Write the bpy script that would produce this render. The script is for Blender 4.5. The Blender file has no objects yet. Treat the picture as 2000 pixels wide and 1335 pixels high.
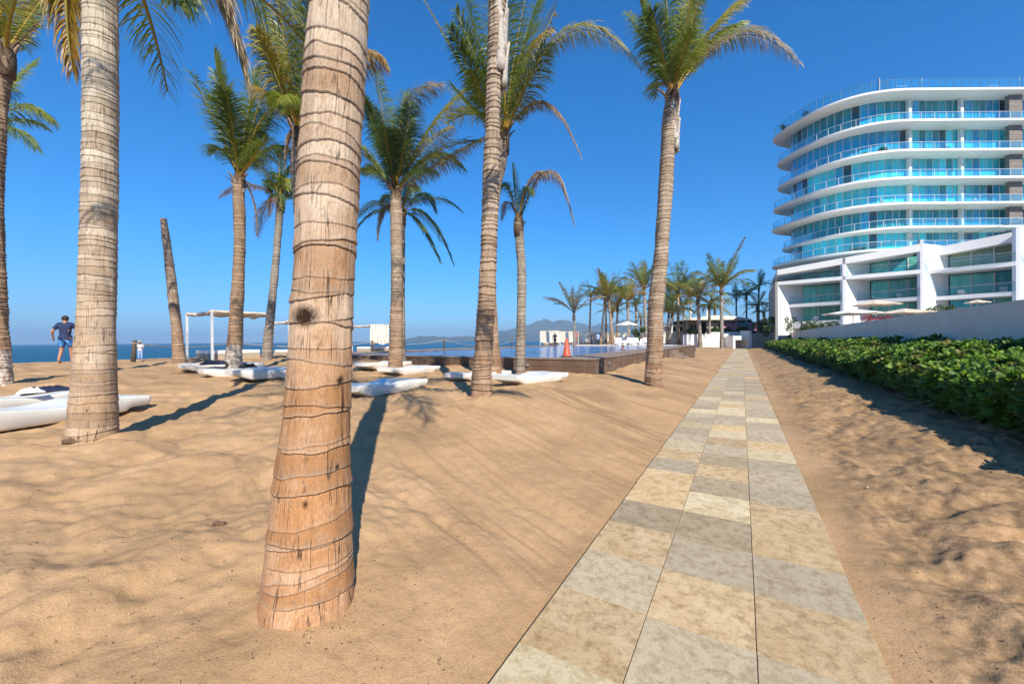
import bpy, bmesh, math, random
import numpy as np
from mathutils import Vector, Matrix

R = math.radians
random.seed(7)
rng = np.random.default_rng(7)
scene = bpy.context.scene
COL = scene.collection

# ------------------------------------------------------------------ camera, sky, sun, exposure
EYE = Vector((0, 0, 1.5))
FPX = 778.0                                   # focal length in photograph pixels (14 mm lens)
PITCH, ROLL = R(0.22), R(0.44)
F_ = Vector((0, math.cos(PITCH), -math.sin(PITCH)))
U0 = Vector((0, math.sin(PITCH), math.cos(PITCH)))
R0 = Vector((1, 0, 0))
R_ = R0 * math.cos(ROLL) - U0 * math.sin(ROLL)
U_ = U0 * math.cos(ROLL) + R0 * math.sin(ROLL)
cam_d = bpy.data.cameras.new('camera')
cam_d.sensor_width = 36.0
cam_d.lens = FPX / 2000 * 36
cam_d.clip_end = 30000
cam_d.clip_start = 0.05
cam = bpy.data.objects.new('camera', cam_d)
COL.objects.link(cam)
M4 = Matrix((( R_.x, U_.x, -F_.x, EYE.x), (R_.y, U_.y, -F_.y, EYE.y), (R_.z, U_.z, -F_.z, EYE.z), (0, 0, 0, 1)))
cam.matrix_world = M4
scene.camera = cam

SUN_EL = R(39)
SUN_AZ = R(180 - 17.5)                        # clockwise from +Y: behind the camera, to its right
world = bpy.data.worlds.new('World')
scene.world = world
world.use_nodes = True
wn = world.node_tree.nodes
wl = world.node_tree.links
sky = wn.new('ShaderNodeTexSky')
sky.sky_type = 'NISHITA'
sky.sun_disc = False
sky.sun_elevation = SUN_EL
sky.sun_rotation = SUN_AZ
sky.altitude = 0
sky.air_density = 1.0
sky.dust_density = 0.0
sky.ozone_density = 3.0
hs = wn.new('ShaderNodeHueSaturation')
hs.inputs['Saturation'].default_value = 1.15
hs.inputs['Hue'].default_value = 0.497
bg = wn['Background']
bg.inputs['Strength'].default_value = 0.085
wl.new(sky.outputs[0], hs.inputs['Color'])
# the clear sky grades from a deep azure overhead to a paler blue at the horizon
tcw = wn.new('ShaderNodeTexCoord'); sxw = wn.new('ShaderNodeSeparateXYZ'); wl.new(tcw.outputs['Generated'], sxw.inputs[0])
rw = wn.new('ShaderNodeValToRGB'); wl.new(sxw.outputs[2], rw.inputs[0])
SKY_STOPS = [(0.0, (0.42, 0.66, 1.02)), (0.06, (0.40, 0.74, 1.15)), (0.20, (0.33, 0.95, 1.42)), (0.55, (0.28, 1.12, 1.65)), (1.0, (0.32, 1.0, 1.45))]
while len(rw.color_ramp.elements) < len(SKY_STOPS): rw.color_ramp.elements.new(0.5)
for e, (p_, c_) in zip(rw.color_ramp.elements, SKY_STOPS): e.position = p_; e.color = (*c_, 1)
mw = wn.new('ShaderNodeMix'); mw.data_type = 'RGBA'; mw.blend_type = 'MULTIPLY'; mw.inputs[0].default_value = 1.0
wl.new(hs.outputs[0], mw.inputs[6]); wl.new(rw.outputs[0], mw.inputs[7])
wl.new(mw.outputs[2], bg.inputs['Color'])

sl = bpy.data.lights.new('sun', 'SUN')
sl.energy = 4.8
sl.angle = R(0.5)
sl.color = (1.0, 0.92, 0.79)
sun = bpy.data.objects.new('sun', sl)
COL.objects.link(sun)
sd = Vector((math.sin(SUN_AZ) * math.cos(SUN_EL), math.cos(SUN_AZ) * math.cos(SUN_EL), math.sin(SUN_EL)))
sun.rotation_euler = sd.to_track_quat('Z', 'Y').to_euler()

vs = scene.view_settings
vs.view_transform = 'Standard'
vs.look = 'None'
vs.exposure = 0.54
vs.gamma = 1.0
vs.use_curve_mapping = False
scene.cycles.max_bounces = 6
scene.cycles.diffuse_bounces = 4
scene.cycles.glossy_bounces = 3
scene.cycles.transmission_bounces = 3
scene.cycles.transparent_max_bounces = 12
scene.cycles.volume_bounces = 0
scene.cycles.caustics_reflective = False
scene.cycles.caustics_refractive = False

# ------------------------------------------------------------------ helpers
def at(px, py, Y):
    """world point seen at photograph pixel (px, py) at depth Y"""
    d = F_ + R_ * ((px - 1000) / FPX) - U_ * ((py - 667.5) / FPX)
    return EYE + d * (Y / d.y)

def st(s, t, z=0.0):
    """path frame (s along the path, t to its right) -> world"""
    return Vector((0.5 * s + 0.866 * t, 0.866 * s - 0.5 * t, z))

PATH_YAW = -R(30)      # rotation that turns +Y into the path direction
PL, PR = -0.957, 0.559

def _hash(ix, iy, seed):
    h = (ix.astype(np.int64) * 374761393 + iy.astype(np.int64) * 668265263 + seed * 1442695041) & 0xffffffff
    h = ((h ^ (h >> 13)) * 1274126177) & 0xffffffff
    h = h ^ (h >> 16)
    return (h & 0xffff) / 65535.0

def vnoise(x, y, seed=0):
    ix = np.floor(x); iy = np.floor(y)
    fx = x - ix; fy = y - iy
    fx = fx * fx * fx * (fx * (fx * 6 - 15) + 10); fy = fy * fy * fy * (fy * (fy * 6 - 15) + 10)
    ix = ix.astype(np.int64); iy = iy.astype(np.int64)
    a = _hash(ix, iy, seed); b = _hash(ix + 1, iy, seed)
    c = _hash(ix, iy + 1, seed); d = _hash(ix + 1, iy + 1, seed)
    return (a * (1 - fx) + b * fx) * (1 - fy) + (c * (1 - fx) + d * fx) * fy - 0.5

def fbm(x, y, seed=0, octs=4):
    r = 0; a = 1.0
    for i in range(octs):
        r = r + a * vnoise(x * 2 ** i + i * 17.3, y * 2 ** i - i * 9.1, seed + i)
        a *= 0.5
    return r

def sstep(x):
    x = np.clip(x, 0, 1)
    return x * x * (3 - 2 * x)

def base_h(X, Y):
    X = np.asarray(X, float); Y = np.asarray(Y, float)
    s = 0.5 * X + 0.866 * Y
    t = 0.866 * X - 0.5 * Y
    if X.ndim: t = t + np.where(t < 0, 1, -1) * -1 * np.where(np.abs(t) < 1.4, 0.045 * np.maximum(0, vnoise(s * 1.3, s * 0 + 3.3, 8) - 0.05) + 0.012 * vnoise(s * 9, s * 0 + 7.7, 9), 0)
    dl = np.maximum(PL - t, 0)
    far = 1 - 0.45 * sstep((s - 18) / 20) * (1 - sstep((dl - 8) / 6))
    z = 0.5 * (1 - np.exp(-dl / 2.6)) * far + 0.25 * sstep((dl - 6) / 14)
    z = z + 0.13 * np.exp(-((dl - 2.9) / 1.15) ** 2) * sstep((s - 2.6) / 2.5) * (1 - sstep((s - 9.5) / 4))
    z = z - np.maximum(dl - 22.2, 0) * 0.030 - np.maximum(dl - 46, 0) * 0.03
    z = np.maximum(z, -3.0)
    dr = np.maximum(t - PR, 0)
    z = z + 0.16 * sstep(dr / 2.2)
    edge = np.minimum(np.maximum(PL - t, t - PR), 0)       # negative under the path
    z = z - 0.012 - 0.06 * sstep(-edge / 0.05)
    return z

BASES = []
def full_h(X, Y):
    z = base_h(X, Y)
    s = 0.5 * X + 0.866 * Y
    t = 0.866 * X - 0.5 * Y
    dl = np.maximum(PL - t, 0); dr = np.maximum(t - PR, 0)
    m = sstep(dl / 0.5) + sstep(dr / 0.35)
    # soft trampled humps left
    left = sstep(dl / 1.2)
    h = 0.075 * fbm(X * 0.55, Y * 0.55, 3, 2) * left
    wx = X + 0.35 * vnoise(X * 1.1, Y * 1.1, 31); wy = Y + 0.35 * vnoise(X * 1.1, Y * 1.1, 32)
    tramp = sstep((dl - 0.6) / 1.2) * (1 - 0.85 * sstep((3.4 - dl) / 1.2) * sstep((s - 2.3) / 1.0))
    h += 0.095 * (vnoise(wx * 2.4, wy * 2.4, 11)) * tramp + 0.05 * np.minimum(0, vnoise(wx * 3.4 + 9, wy * 3.4, 13) + 0.15) * tramp
    h += 0.040 * fbm(wx * 5.5, wy * 5.5, 12, 3) * tramp + 0.010 * fbm(X * 12, Y * 12, 15, 2) * tramp
    # raked streaks on the bank
    ca, sa = math.cos(R(-48)), math.sin(R(-48))
    bend = 0.9 * vnoise(X * 0.35, Y * 0.35, 51)
    al = X * ca + Y * sa; ac = -X * sa + Y * ca + bend
    bank = sstep(dl / 0.15) * (1 - 0.75 * sstep((dl - 3.2) / 1.5))
    h += bank * sstep((s - 1.2) / 1.5) * (0.040 * fbm(al * 0.5, ac * 2.6, 61, 2) + 0.030 * fbm(al * 0.8, ac * 12.0, 62, 2))
    # rough right side: footprints and clods
    rough = sstep(dr / 0.7)
    wx = X + 0.3 * vnoise(X * 1.9, Y * 1.9, 33); wy = Y + 0.3 * vnoise(X * 1.9, Y * 1.9, 34)
    ft = vnoise(wx * 3.6, wy * 3.6, 71)
    h += rough * (0.10 * vnoise(wx * 1.5, wy * 1.5, 70) - 0.14 * np.maximum(ft - 0.12, 0) + 0.07 * fbm(wx * 6, wy * 6, 72, 3))
    h += m * 0.008 * fbm(X * 14, Y * 14, 81, 2)
    for bx, by, br in BASES:
        d2 = (X - bx) ** 2 + (Y - by) ** 2
        h += 0.045 * np.exp(-d2 / (br * 2.1) ** 2) * (1 + 0.8 * vnoise(X * 4, Y * 4, 77)) * (1.0 if br > .2 else 0.7)
    return z + h

def gz(x, y):
    return float(full_h(np.array([x]), np.array([y]))[0])

def ground(px, py):
    """terrain point under photograph pixel"""
    d = F_ + R_ * ((px - 1000) / FPX) - U_ * ((py - 667.5) / FPX)
    k = 1.0
    while k < 80:
        p = EYE + d * (k / d.y)
        if p.z < float(base_h(p.x, p.y)) + 0.0:
            return p
        k += 0.02 + k * 0.002
    return p

for px_, py_, br_ in ((603, 1190, 0.25), (182, 862, 0.24), (940, 779, 0.22), (1277, 756, 0.22)):
    p_ = ground(px_, py_); BASES.append((p_.x, p_.y, br_))

def tag(o, label=None, cat=None, group=None, kind=None):
    if label: o['label'] = label
    if cat: o['category'] = cat
    if group: o['group'] = group
    if kind: o['kind'] = kind
    return o

def empty(name, loc=(0, 0, 0), rz=0.0):
    o = bpy.data.objects.new(name, None)
    o.empty_display_size = 0.1
    o.location = loc
    o.rotation_euler = (0, 0, rz)
    COL.objects.link(o)
    return o

def link(name, mesh, parent=None, loc=None, rot=None, scale=None):
    o = bpy.data.objects.new(name, mesh)
    COL.objects.link(o)
    if parent is not None: o.parent = parent
    if loc is not None: o.location = loc
    if rot is not None: o.rotation_euler = rot
    if scale is not None: o.scale = scale
    return o

def np_mesh(name, V, faces4=None, faces3=None, mat=None, smooth=True, col=None, uv=None, attrs=None):
    """mesh from numpy arrays; faces4 (n,4), faces3 (m,3)"""
    me = bpy.data.meshes.new(name)
    V = np.asarray(V, np.float32)
    n4 = 0 if faces4 is None else len(faces4)
    n3 = 0 if faces3 is None else len(faces3)
    me.vertices.add(len(V)); me.vertices.foreach_set('co', V.ravel())
    li = []
    if n4: li.append(np.asarray(faces4, np.int32).ravel())
    if n3: li.append(np.asarray(faces3, np.int32).ravel())
    li = np.concatenate(li)
    me.loops.add(len(li)); me.loops.foreach_set('vertex_index', li)
    tot = np.concatenate([np.full(n4, 4, np.int32), np.full(n3, 3, np.int32)])
    start = np.concatenate([[0], np.cumsum(tot)[:-1]]).astype(np.int32)
    me.polygons.add(n4 + n3)
    me.polygons.foreach_set('loop_start', start)
    me.polygons.foreach_set('loop_total', tot)
    me.update(calc_edges=True)
    if smooth: me.polygons.foreach_set('use_smooth', np.ones(n4 + n3, bool))
    if col is not None:
        a = me.color_attributes.new('Col', 'FLOAT_COLOR', 'POINT')
        c = np.ones((len(V), 4), np.float32); c[:, :3] = col
        a.data.foreach_set('color', c.ravel())
    if attrs:
        for k, v in attrs.items():
            v = np.asarray(v, np.float32)
            if v.ndim == 2:
                a = me.attributes.new(k, 'FLOAT_VECTOR', 'POINT'); a.data.foreach_set('vector', v.ravel())
            else:
                a = me.attributes.new(k, 'FLOAT', 'POINT'); a.data.foreach_set('value', v)
    me.validate()
    if mat: me.materials.append(mat)
    return me

class MB:
    """collects boxes, tubes and prisms into one mesh"""
    def __init__(self): self.v = []; self.f = []
    def add(self, vs_, fs):
        n = len(self.v); self.v += [tuple(v) for v in vs_]; self.f += [tuple(i + n for i in f) for f in fs]
        return self
    def box(self, c, s, rz=0.0, rot=None):
        c = Vector(c); hx, hy, hz = s[0] / 2, s[1] / 2, s[2] / 2
        m = rot if rot is not None else Matrix.Rotation(rz, 3, 'Z')
        vs_ = [c + m @ Vector((x, y, z)) for z in (-hz, hz) for x, y in ((-hx, -hy), (hx, -hy), (hx, hy), (-hx, hy))]
        return self.add(vs_, [(3, 2, 1, 0), (4, 5, 6, 7), (0, 1, 5, 4), (1, 2, 6, 5), (2, 3, 7, 6), (3, 0, 4, 7)])
    def tube(self, pts, r, n=8, cap=True):
        pts = [Vector(p) for p in pts]
        rs = r if isinstance(r, (list, tuple)) else [r] * len(pts)
        vs_ = []; fs = []
        for i, p in enumerate(pts):
            t = (pts[min(i + 1, len(pts) - 1)] - pts[max(i - 1, 0)]).normalized()
            a = Vector((0, 0, 1)) if abs(t.z) < 0.9 else Vector((1, 0, 0))
            u = t.cross(a).normalized(); w = t.cross(u)
            for k in range(n):
                an = 2 * math.pi * k / n
                vs_.append(p + (u * math.cos(an) + w * math.sin(an)) * rs[i])
        for i in range(len(pts) - 1):
            for k in range(n):
                fs.append((i * n + k, i * n + (k + 1) % n, (i + 1) * n + (k + 1) % n, (i + 1) * n + k))
        if cap:
            fs.append(tuple(range(n))); fs.append(tuple((len(pts) - 1) * n + k for k in reversed(range(n))))
        return self.add(vs_, fs)
    def prism(self, poly, z0, z1):
        """poly: list of (x, y) anticlockwise; z0/z1 numbers or lists"""
        n = len(poly)
        a = z0 if isinstance(z0, (list, tuple)) else [z0] * n
        b = z1 if isinstance(z1, (list, tuple)) else [z1] * n
        vs_ = [(p[0], p[1], a[i]) for i, p in enumerate(poly)] + [(p[0], p[1], b[i]) for i, p in enumerate(poly)]
        fs = [tuple(reversed(range(n))), tuple(n + i for i in range(n))]
        fs += [(i, (i + 1) % n, n + (i + 1) % n, n + i) for i in range(n)]
        return self.add(vs_, fs)
    def mesh(self, name, mat, smooth=False, bevel=0.0):
        me = bpy.data.meshes.new(name)
        me.from_pydata(self.v, [], self.f)
        bm = bmesh.new(); bm.from_mesh(me)
        bmesh.ops.recalc_face_normals(bm, faces=bm.faces)
        if bevel:
            bmesh.ops.bevel(bm, geom=list(bm.edges), offset=bevel, segments=2, affect='EDGES', profile=0.6)
        bm.to_mesh(me); bm.free()
        if smooth: me.polygons.foreach_set('use_smooth', [True] * len(me.polygons))
        me.materials.append(mat)
        return me
    def build(self, name, mat, parent=None, smooth=False, bevel=0.0):
        return link(name, self.mesh(name, mat, smooth, bevel), parent)

def copy_tree(o, parent=None):
    c = o.copy(); COL.objects.link(c); c.parent = parent
    for ch in list(o.children): copy_tree(ch, c)
    return c

# ------------------------------------------------------------------ materials
def new_mat(name):
    m = bpy.data.materials.new(name); m.use_nodes = True
    return m, m.node_tree.nodes, m.node_tree.links, m.node_tree.nodes['Principled BSDF']

def N(nt, typ, **kw):
    n = nt.new(typ)
    for k, v in kw.items(): setattr(n, k, v)
    return n

def coords(nt, lk, scale=(1, 1, 1), kind='Object'):
    tc = nt.new('ShaderNodeTexCoord'); mp = nt.new('ShaderNodeMapping')
    mp.inputs['Scale'].default_value = scale
    lk.new(tc.outputs[kind], mp.inputs[0])
    return mp.outputs[0]

def noise(nt, lk, vec, scale, detail=4, rough=0.55, dist=0.0):
    n = nt.new('ShaderNodeTexNoise')
    n.inputs['Scale'].default_value = scale; n.inputs['Detail'].default_value = detail
    n.inputs['Roughness'].default_value = rough; n.inputs['Distortion'].default_value = dist
    if vec is not None: lk.new(vec, n.inputs['Vector'])
    return n.outputs['Fac']

def ramp(nt, lk, fac, stops):
    r = nt.new('ShaderNodeValToRGB')
    while len(r.color_ramp.elements) < len(stops): r.color_ramp.elements.new(0.5)
    for e, (p, c) in zip(r.color_ramp.elements, stops):
        e.position = p; e.color = (c, c, c, 1) if isinstance(c, (int, float)) else (*c, 1)
    lk.new(fac, r.inputs[0])
    return r.outputs[0]

def mixc(nt, lk, fac, a, b, mode='MIX'):
    m = nt.new('ShaderNodeMix'); m.data_type = 'RGBA'; m.blend_type = mode
    for i, v in ((0, fac), (6, a), (7, b)):
        if isinstance(v, (int, float)): m.inputs[i].default_value = v
        elif isinstance(v, (tuple, list)): m.inputs[i].default_value = (*v, 1)
        else: lk.new(v, m.inputs[i])
    return m.outputs[2]

def math_n(nt, lk, op, a, b=0.0, clamp=False):
    m = nt.new('ShaderNodeMath'); m.operation = op; m.use_clamp = clamp
    for i, v in ((0, a), (1, b)):
        if isinstance(v, (int, float)): m.inputs[i].default_value = v
        else: lk.new(v, m.inputs[i])
    return m.outputs[0]

def bump(nt, lk, h, strength, dist, bsdf, prev=None):
    b = nt.new('ShaderNodeBump')
    b.inputs['Strength'].default_value = strength; b.inputs['Distance'].default_value = dist
    lk.new(h, b.inputs['Height'])
    if prev is not None: lk.new(prev, b.inputs['Normal'])
    if bsdf is not None: lk.new(b.outputs[0], bsdf.inputs['Normal'])
    return b.outputs[0]

def simple(name, c, rough=0.6, var=0.12, scale=6.0, bumpd=0.0, metallic=0.0, dirt=None):
    m, nt, lk, b = new_mat(name)
    v = coords(nt, lk)
    n = noise(nt, lk, v, scale, 5, 0.6)
    lo = tuple(max(0, x * (1 - var)) for x in c); hi = tuple(min(1, x * (1 + var)) for x in c)
    cc = ramp(nt, lk, n, [(0.3, lo), (0.7, hi)])
    if dirt:
        n2 = noise(nt, lk, v, scale * 0.35, 6, 0.7)
        cc = mixc(nt, lk, ramp(nt, lk, n2, [(0.52, 0.0), (0.72, 0.6)]), cc, dirt)
    lk.new(cc, b.inputs['Base Color'])
    b.inputs['Roughness'].default_value = rough
    b.inputs['Metallic'].default_value = metallic
    if bumpd: bump(nt, lk, noise(nt, lk, v, scale * 8, 3, 0.6), 0.6, bumpd, b)
    return m

def mat_sand():
    m, nt, lk, b = new_mat('sand')
    v = coords(nt, lk)
    n1 = noise(nt, lk, v, 0.9, 5, 0.6, 0.3)
    n2 = noise(nt, lk, v, 7.0, 5, 0.65)
    n3 = noise(nt, lk, v, 160.0, 3, 0.7)
    n4 = noise(nt, lk, v, 30.0, 4, 0.7)
    c = ramp(nt, lk, n1, [(0.34, (0.33, 0.212, 0.110)), (0.5, (0.46, 0.290, 0.155)), (0.68, (0.54, 0.350, 0.195))])
    c = mixc(nt, lk, ramp(nt, lk, n2, [(0.42, 0.0), (0.72, 0.55)]), c, (0.40, 0.255, 0.118))
    c = mixc(nt, lk, ramp(nt, lk, n4, [(0.58, 0.0), (0.72, 0.5)]), c, (0.31, 0.19, 0.088))
    # grain: light quartz and dark specks
    c = mixc(nt, lk, ramp(nt, lk, n3, [(0.34, 0.75), (0.47, 0.0)]), c, (0.24, 0.14, 0.065))
    c = mixc(nt, lk, ramp(nt, lk, n3, [(0.58, 0.0), (0.72, 0.6)]), c, (0.74, 0.52, 0.29))
    # the right hand strip is greyer, with organic dirt
    sep = nt.new('ShaderNodeAttribute'); sep.attribute_name = 'dirt'
    nd = noise(nt, lk, v, 11.0, 6, 0.75)
    dm = math_n(nt, lk, 'MULTIPLY', sep.outputs['Fac'], ramp(nt, lk, nd, [(0.40, 0.15), (0.62, 0.95)]))
    c = mixc(nt, lk, dm, c, (0.215, 0.135, 0.066))
    st_ = nt.new('ShaderNodeAttribute'); st_.attribute_name = 'streak_shade'
    c = mixc(nt, lk, st_.outputs['Fac'], c, (0.27, 0.165, 0.088))  # shade in the rake furrows on the bank, painted into the sand colour
    lk.new(c, b.inputs['Base Color'])
    b.inputs['Roughness'].default_value = 0.95
    b.inputs['Specular IOR Level'].default_value = 0.15
    p = bump(nt, lk, n2, 0.5, 0.02, None)
    p = bump(nt, lk, n4, 0.7, 0.008, None, p)
    bump(nt, lk, n3, 0.8, 0.0025, b, p)
    return m

def mat_trunk(name, low, high, split=(1.2, 3.0), white=0.0, dark=(0.16, 0.105, 0.062), green=0.0):
    m, nt, lk, b = new_mat(name)
    at_ = nt.new('ShaderNodeAttribute'); at_.attribute_name = 'tc'       # (arc metres, height metres, seed)
    ring = nt.new('ShaderNodeAttribute'); ring.attribute_name = 'ring'
    groove = nt.new('ShaderNodeAttribute'); groove.attribute_name = 'groove'
    segv = nt.new('ShaderNodeAttribute'); segv.attribute_name = 'segv'
    band = nt.new('ShaderNodeAttribute'); band.attribute_name = 'band'
    burn = nt.new('ShaderNodeAttribute'); burn.attribute_name = 'burn'
    sx = nt.new('ShaderNodeSeparateXYZ'); lk.new(at_.outputs['Vector'], sx.inputs[0])
    mr = nt.new('ShaderNodeMapRange'); lk.new(sx.outputs[1], mr.inputs[0])
    mr.inputs[1].default_value = split[0]; mr.inputs[2].default_value = split[1]
    def mp(sc):
        q = nt.new('ShaderNodeMapping'); q.inputs['Scale'].default_value = sc
        lk.new(at_.outputs['Vector'], q.inputs[0]); return q.outputs[0]
    big = noise(nt, lk, mp((3.5, 2.0, 1)), 1.0, 5, 0.65, 0.4)
    fib = noise(nt, lk, mp((120, 5.0, 1)), 1.0, 4, 0.65)
    fine = noise(nt, lk, mp((160, 45, 1)), 1.0, 4, 0.7)
    blot = noise(nt, lk, mp((14, 9, 1)), 1.0, 6, 0.7)
    crk = noise(nt, lk, mp((30, 1.6, 1)), 1.0, 2, 0.4, 0.1)
    hb = math_n(nt, lk, 'ADD', mr.outputs[0], math_n(nt, lk, 'MULTIPLY', math_n(nt, lk, 'ADD', math_n(nt, lk, 'SUBTRACT', big, 0.5), math_n(nt, lk, 'MULTIPLY', segv.outputs['Fac'], 0.13)), 1.9), True)
    c = mixc(nt, lk, hb, low, high)
    c = mixc(nt, lk, ramp(nt, lk, fib, [(0.34, 0.45), (0.52, 0.0)]), c, tuple(x * 0.58 for x in low))
    c = mixc(nt, lk, ramp(nt, lk, blot, [(0.54, 0.0), (0.74, 0.4)]), c, tuple(min(1, x * 1.1 + 0.02) for x in high))
    c = mixc(nt, lk, ramp(nt, lk, blot, [(0.28, 0.75), (0.45, 0.0)]), c, tuple(x * 0.55 for x in low))
    c = mixc(nt, lk, ramp(nt, lk, fine, [(0.33, 0.7), (0.47, 0.0)]), c, dark)
    c = mixc(nt, lk, ramp(nt, lk, noise(nt, lk, mp((240, 90, 1)), 1.0, 3, 0.8), [(0.55, 0.0), (0.70, 0.45)]), c, tuple(min(1, x * 1.2 + 0.03) for x in high))
    hsvt = nt.new('ShaderNodeHueSaturation'); lk.new(c, hsvt.inputs['Color']); lk.new(math_n(nt, lk, 'ADD', math_n(nt, lk, 'MULTIPLY', segv.outputs['Fac'], 0.16), math_n(nt, lk, 'ADD', math_n(nt, lk, 'MULTIPLY', big, 0.5), 0.75)), hsvt.inputs['Value']); c = hsvt.outputs[0]
    # cracks: thin vertical lines
    cl = ramp(nt, lk, crk, [(0.482, 0.0), (0.496, 1.0), (0.504, 1.0), (0.518, 0.0)])
    cm = math_n(nt, lk, 'MULTIPLY', cl, ramp(nt, lk, noise(nt, lk, mp((9, 5.5, 1)), 1.0, 3, 0.6), [(0.46, 0.0), (0.60, 0.95)]))
    c = mixc(nt, lk, cm, c, (0.07, 0.042, 0.024))
    c = mixc(nt, lk, math_n(nt, lk, 'MULTIPLY', band.outputs['Fac'], ramp(nt, lk, fine, [(0.30, 0.9), (0.62, 0.35)])), c, tuple(x * 0.5 + 0.05 for x in high))
    # ring scars: a pale lip over a dark seam
    c = mixc(nt, lk, math_n(nt, lk, 'MULTIPLY', ring.outputs['Fac'], ramp(nt, lk, fine, [(0.25, 0.55), (0.55, 1.0)])), c, tuple(min(1, x * 1.3 + 0.06) for x in high))
    c = mixc(nt, lk, math_n(nt, lk, 'MULTIPLY', groove.outputs['Fac'], ramp(nt, lk, blot, [(0.3, 1.0), (0.65, 0.55)])), c, (0.085, 0.055, 0.035))
    bm_ = math_n(nt, lk, 'MULTIPLY', burn.outputs['Fac'], ramp(nt, lk, noise(nt, lk, mp((60, 60, 1)), 1.0, 4, 0.7), [(0.30, 1.6), (0.62, 0.9)]), True)
    c = mixc(nt, lk, bm_, c, (0.035, 0.016, 0.008))
    if white:
        wm = ramp(nt, lk, sx.outputs[1], [(0.0, 1.0), (0.9, 0.75), (1.0, 0.0)])
        wm = math_n(nt, lk, 'MULTIPLY', wm, ramp(nt, lk, noise(nt, lk, mp((26, 16, 1)), 1.0, 5, 0.7), [(0.42, 0.0), (0.56, white)]))
        c = mixc(nt, lk, wm, c, (0.66, 0.62, 0.56))
    lk.new(c, b.inputs['Base Color'])
    b.inputs['Roughness'].default_value = 0.88
    b.inputs['Specular IOR Level'].default_value = 0.2
    hgt = math_n(nt, lk, 'SUBTRACT', math_n(nt, lk, 'MULTIPLY', fib, 0.5), math_n(nt, lk, 'MULTIPLY', cm, 1.0))
    p = bump(nt, lk, hgt, 0.8, 0.006, None)
    bump(nt, lk, fine, 0.5, 0.003, b, p)
    return m

def mat_vcol(name, rough=0.5, trans=0.3, var=0.35, spec=0.5):
    m, nt, lk, b = new_mat(name)
    a = nt.new('ShaderNodeAttribute'); a.attribute_name = 'Col'
    v = coords(nt, lk)
    n = noise(nt, lk, v, 9.0, 4, 0.7)
    k = ramp(nt, lk, n, [(0.3, 1 - var), (0.7, 1.0 + var * 0.5)])
    c = mixc(nt, lk, 1.0, a.outputs['Color'], k, 'MULTIPLY')
    lk.new(c, b.inputs['Base Color'])
    b.inputs['Roughness'].default_value = rough
    b.inputs['Specular IOR Level'].default_value = spec
    if trans:
        t = nt.new('ShaderNodeBsdfTranslucent'); lk.new(c, t.inputs[0])
        mx = nt.new('ShaderNodeMixShader'); mx.inputs[0].default_value = trans
        lk.new(b.outputs[0], mx.inputs[1]); lk.new(t.outputs[0], mx.inputs[2])
        lk.new(mx.outputs[0], nt['Material Output'].inputs['Surface'])
    return m

def mat_stone(name, a, c2, blotch):
    m, nt, lk, b = new_mat(name)
    tc = nt.new('ShaderNodeTexCoord'); oi = nt.new('ShaderNodeObjectInfo')
    ad = nt.new('ShaderNodeVectorMath'); ad.operation = 'MULTIPLY_ADD'
    cmb = nt.new('ShaderNodeCombineXYZ')
    for i in range(3): lk.new(oi.outputs['Random'], cmb.inputs[i])
    lk.new(cmb.outputs[0], ad.inputs[0]); ad.inputs[1].default_value = (37, 53, 11); lk.new(tc.outputs['Object'], ad.inputs[2])
    v = ad.outputs[0]
    n1 = noise(nt, lk, v, 3.2, 6, 0.68, 0.5)
    n2 = noise(nt, lk, v, 14, 6, 0.75)
    n3 = noise(nt, lk, v, 90, 4, 0.7)
    c = mixc(nt, lk, ramp(nt, lk, n1, [(0.36, 0.0), (0.66, 1.0)]), a, c2)
    c = mixc(nt, lk, ramp(nt, lk, n2, [(0.46, 0.0), (0.66, 0.85)]), c, blotch)
    c = mixc(nt, lk, ramp(nt, lk, noise(nt, lk, v, 6.5, 7, 0.75, 1.2), [(0.56, 0.0), (0.70, 0.75)]), c, tuple(x * 0.72 for x in blotch))
    c = mixc(nt, lk, ramp(nt, lk, n3, [(0.30, 0.5), (0.46, 0.0)]), c, tuple(x * 0.6 for x in blotch))
    hsv = nt.new('ShaderNodeHueSaturation'); lk.new(c, hsv.inputs['Color'])
    mr = nt.new('ShaderNodeMapRange'); lk.new(oi.outputs['Random'], mr.inputs[0])
    mr.inputs[3].default_value = 0.86; mr.inputs[4].default_value = 1.12
    lk.new(mr.outputs[0], hsv.inputs['Value'])
    lk.new(hsv.outputs[0], b.inputs['Base Color'])
    b.inputs['Roughness'].default_value = 0.78
    b.inputs['Specular IOR Level'].default_value = 0.3
    p = bump(nt, lk, n2, 0.5, 0.004, None)
    bump(nt, lk, n3, 0.5, 0.0015, b, p)
    return m

def mat_wood(name, c, scale=(1, 1, 1), grey=(0.3, 0.25, 0.2)):
    m, nt, lk, b = new_mat(name)
    v = coords(nt, lk, scale)
    n = noise(nt, lk, v, 5.0, 6, 0.7, 0.6)
    n2 = noise(nt, lk, coords(nt, lk), 1.3, 5, 0.7)
    cc = ramp(nt, lk, n, [(0.3, tuple(x * 0.5 for x in c)), (0.7, tuple(x * 1.3 for x in c))])
    cc = mixc(nt, lk, ramp(nt, lk, n2, [(0.45, 0.0), (0.7, 0.8)]), cc, grey)
    lk.new(cc, b.inputs['Base Color']); b.inputs['Roughness'].default_value = 0.8
    bump(nt, lk, n, 0.5, 0.004, b)
    return m

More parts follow.
